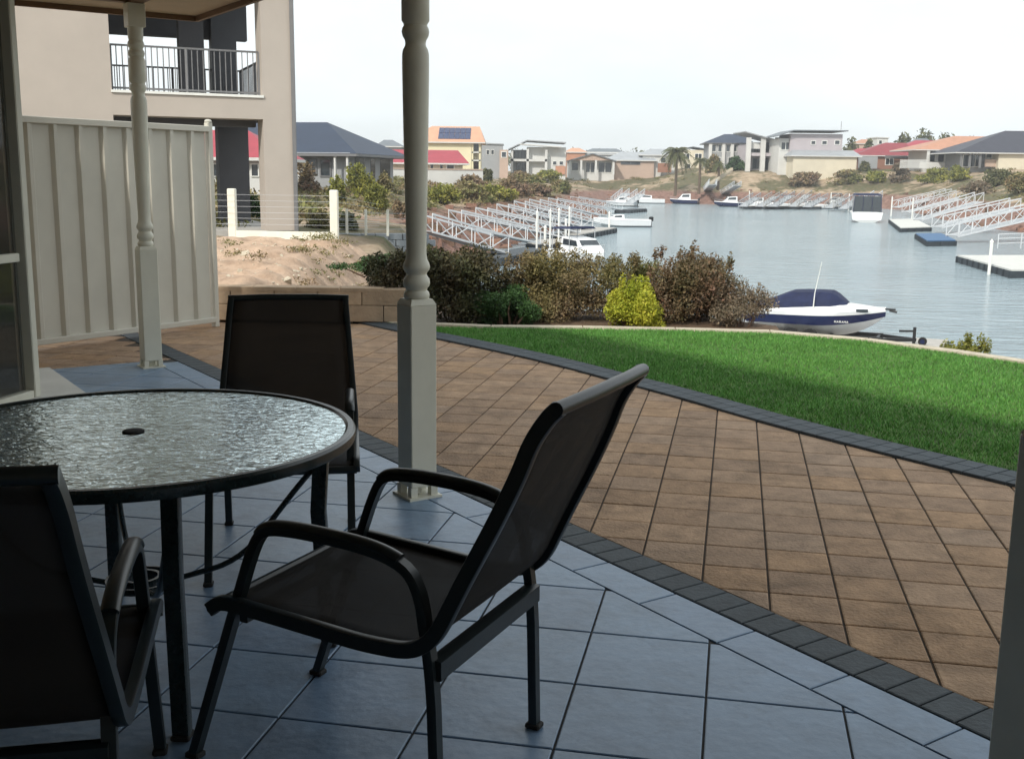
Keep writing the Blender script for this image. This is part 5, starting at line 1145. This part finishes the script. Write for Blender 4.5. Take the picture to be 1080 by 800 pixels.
for k, gl_ in enumerate(('M','A','R','A','M','A')):
    x = .75+k*.082; y0_ = -.925*(1-.012*k); zc = .555
    for x0_, z0_, x1_, z1_ in {'M':((0,0,0,1),(0,1,.5,.4),(.5,.4,1,1),(1,1,1,0)),'A':((0,0,.5,1),(.5,1,1,0),(.2,.4,.8,.4)),'R':((0,0,0,1),(0,1,.9,.9),(.9,.9,.9,.5),(.9,.5,0,.5),(.3,.5,1,0))}[gl_]:
        lt.bar((x+x0_*.055,y0_,zc+z0_*.07),(x+x1_*.055,y0_,zc+z1_*.07), .012)
lt.build('lettering', 'white_paint', t)
cr_ = thing('boat_cradle', 'dark wheeled cradle carrying the navy and white runabout', 'cradle', (bx.x-.05, bx.y, -3.38), R(-24))
mb = MB()
for s_ in (-1,1): mb.bar((-2.3,s_*.62,.06),(2.0,s_*.50,.06), .10, .14); 
mb.bar((2.0,-.50,.06),(3.0,0,.06), .08, .1); mb.bar((2.0,.50,.06),(3.0,0,.06), .08, .1)
for x in (-2.2,-.9,.5,1.9): mb.bar((x,-.8,.06),(x,.8,.06), .08, .08)
mb.bar((2.95,0,-.2),(2.95,0,.45), .09, .09); mb.bar((2.5,0,.30),(2.98,0,.33), .05,.06); mb.build('chassis', 'black_part', cr_)
mb = MB(); mb.bar((-2.2,-.95,.5),(-1.5,-.95,-.05), .06, .1); mb.build('guide_arm', 'galvanised', cr_)
for x, y_, r_ in ((-.65,-.98,.27),(-.05,-.98,.27),(-.65,.98,.27),(-.05,.98,.27),(3.2,0,.13)):
    w_ = MB(); pr = []
    for a in range(18): pass
    for i_ in range(18):
        an = 2*math.pi*i_/18
        for (rr0, yy) in ((.55,-.07),(.95,-.085),(1,-.06),(1,.06),(.95,.085),(.55,.07)): pr.append((x+math.cos(an)*r_*rr0, y_+yy, .0+r_*.2+math.sin(an)*r_*rr0))
    w_.add(pr, [(i_*6+j_,((i_+1) % 18)*6+j_,((i_+1) % 18)*6+j_+1,i_*6+j_+1) for i_ in range(18) for j_ in range(5)], True); wo_ = w_.build('wheel', 'rubber', cr_)
    hb = MB(); hb.tube([(x,y_-.06,r_*.2),(x,y_+.06,r_*.2)], r_*.54, 14); hb.build('rim', 'navy_gel', wo_)
pp = [Vector((bx.x,bx.y,0))+Matrix.Rotation(R(-24),3,'Z')@Vector(v) for v in ((-3,-1.6,0),(3.8,-1.6,0),(3.8,1.8,0),(-3,1.8,0))]
pontoon('low floating dock under the navy and white runabout', [(v.x,v.y) for v in pp], 'concrete', z=-3.49)

# the row of berths along the far and right shore
ords = ['first', 'second', 'third', 'fourth', 'fifth', 'sixth', 'seventh', 'eighth', 'ninth']
FR = [(783,218),(801,218),(815,218),(836,218),(851,218.5),(874,219.5),(889,220.5)]
for i, (px, py) in enumerate(FR):
    b = G(px, py, DECK+.05); a = D(px+15+(i*7) % 5, py-9.5-(i*5) % 4, b.y+7+i % 3); gangway(f'small distant gangway under the red slope, {ords[i]} from the left', a, b, 1.4, .85, mt=('galvanised','concrete')[i % 2])
for l_, (tp, bt) in zip(('leftmost on the far shore beside the speedboat', 'behind the bow of the far speedboat', 'just left of the canopied cruiser'), (((660,200),(648,214)),((676,201),(662,215.5)),((926,203.5),(908,221.5)))):
    b = G(*bt, DECK+.05); a = D(tp[0], tp[1]+4, b.y*1.035+3); gangway('small distant gangway, '+l_, a, b, 1.4, 1.0)
for lab, px, py, yaw, L, B, kw in [('small white half-cabin boat, leftmost of the row under the red slope', 800, 219, 172, 5.2, 2.1, dict(cabin=(-.8,1.4,.9,1.0,.8))), ('white cuddy boat with a blue canopy under the red slope', 826, 219.3, 185, 5.6, 2.2, dict(canopy=(-2,.3,1.4,'navy_canvas'))),
        ('open white boat with windscreen between two far gangways', 856, 220, 178, 5.4, 2.1, dict(cabin=(0,1.4,.5,.6,.7))), ('grey-hulled dinghy near the tip of the right-hand berths', 900, 221.5, 200, 4.4, 1.8, dict(hullc='roof_dim')),
        ('white boat moored left of the far speedboat', 655, 217.5, 185, 5.6, 2.2, dict(cabin=(-.8,1.2,.8,.9,.8))), ('dark-hulled boat with white cabin right of the small palm', 770, 218, 178, 6.0, 2.4, dict(hullc='navy_gel', cabin=(-1.2,1.4,1.0,1.1,.8)))]:
    p = at_w(px, py); boat(lab, (p.x,p.y,WZ-.25), R(yaw), L, B, 1.0, **kw)
for i, px in enumerate((790, 815, 838, 852, 876, 895, 911, 924, 940, 962)):
    p = G(px, 213.5+max(0,(px-850))*.12, DECK); mb = MB(); mb.tube([(0,0,-1),(0,0,2.2)], .10, 6); mb.lathe([(.13,2.2),(.02,2.4)], (0,0,0), 6)
    o = mb.build('mooring_pole', 'white_paint'); o.location = p; tag(o, 'white mooring pole on the far and right-hand berths', 'pole', 'distant mooring poles')

# ---- thin haze over the water and the far houses
mh = bpy.data.materials.new('haze'); mh.use_nodes = True; t_ = mh.node_tree; t_.nodes.remove(t_.nodes['Principled BSDF'])
pv = N(t_, 'ShaderNodeVolumePrincipled', _Density=.00055, _Anisotropy=.2); pv.inputs['Color'].default_value = (.93,.96,1,1); t_.links.new(pv.outputs[0], t_.nodes['Material Output'].inputs['Volume']); MAT['haze'] = mh
mb = MB(); mb.box((20, 270, 9), (760, 620, 34)); tag(mb.build('haze', 'haze'), kind='stuff')
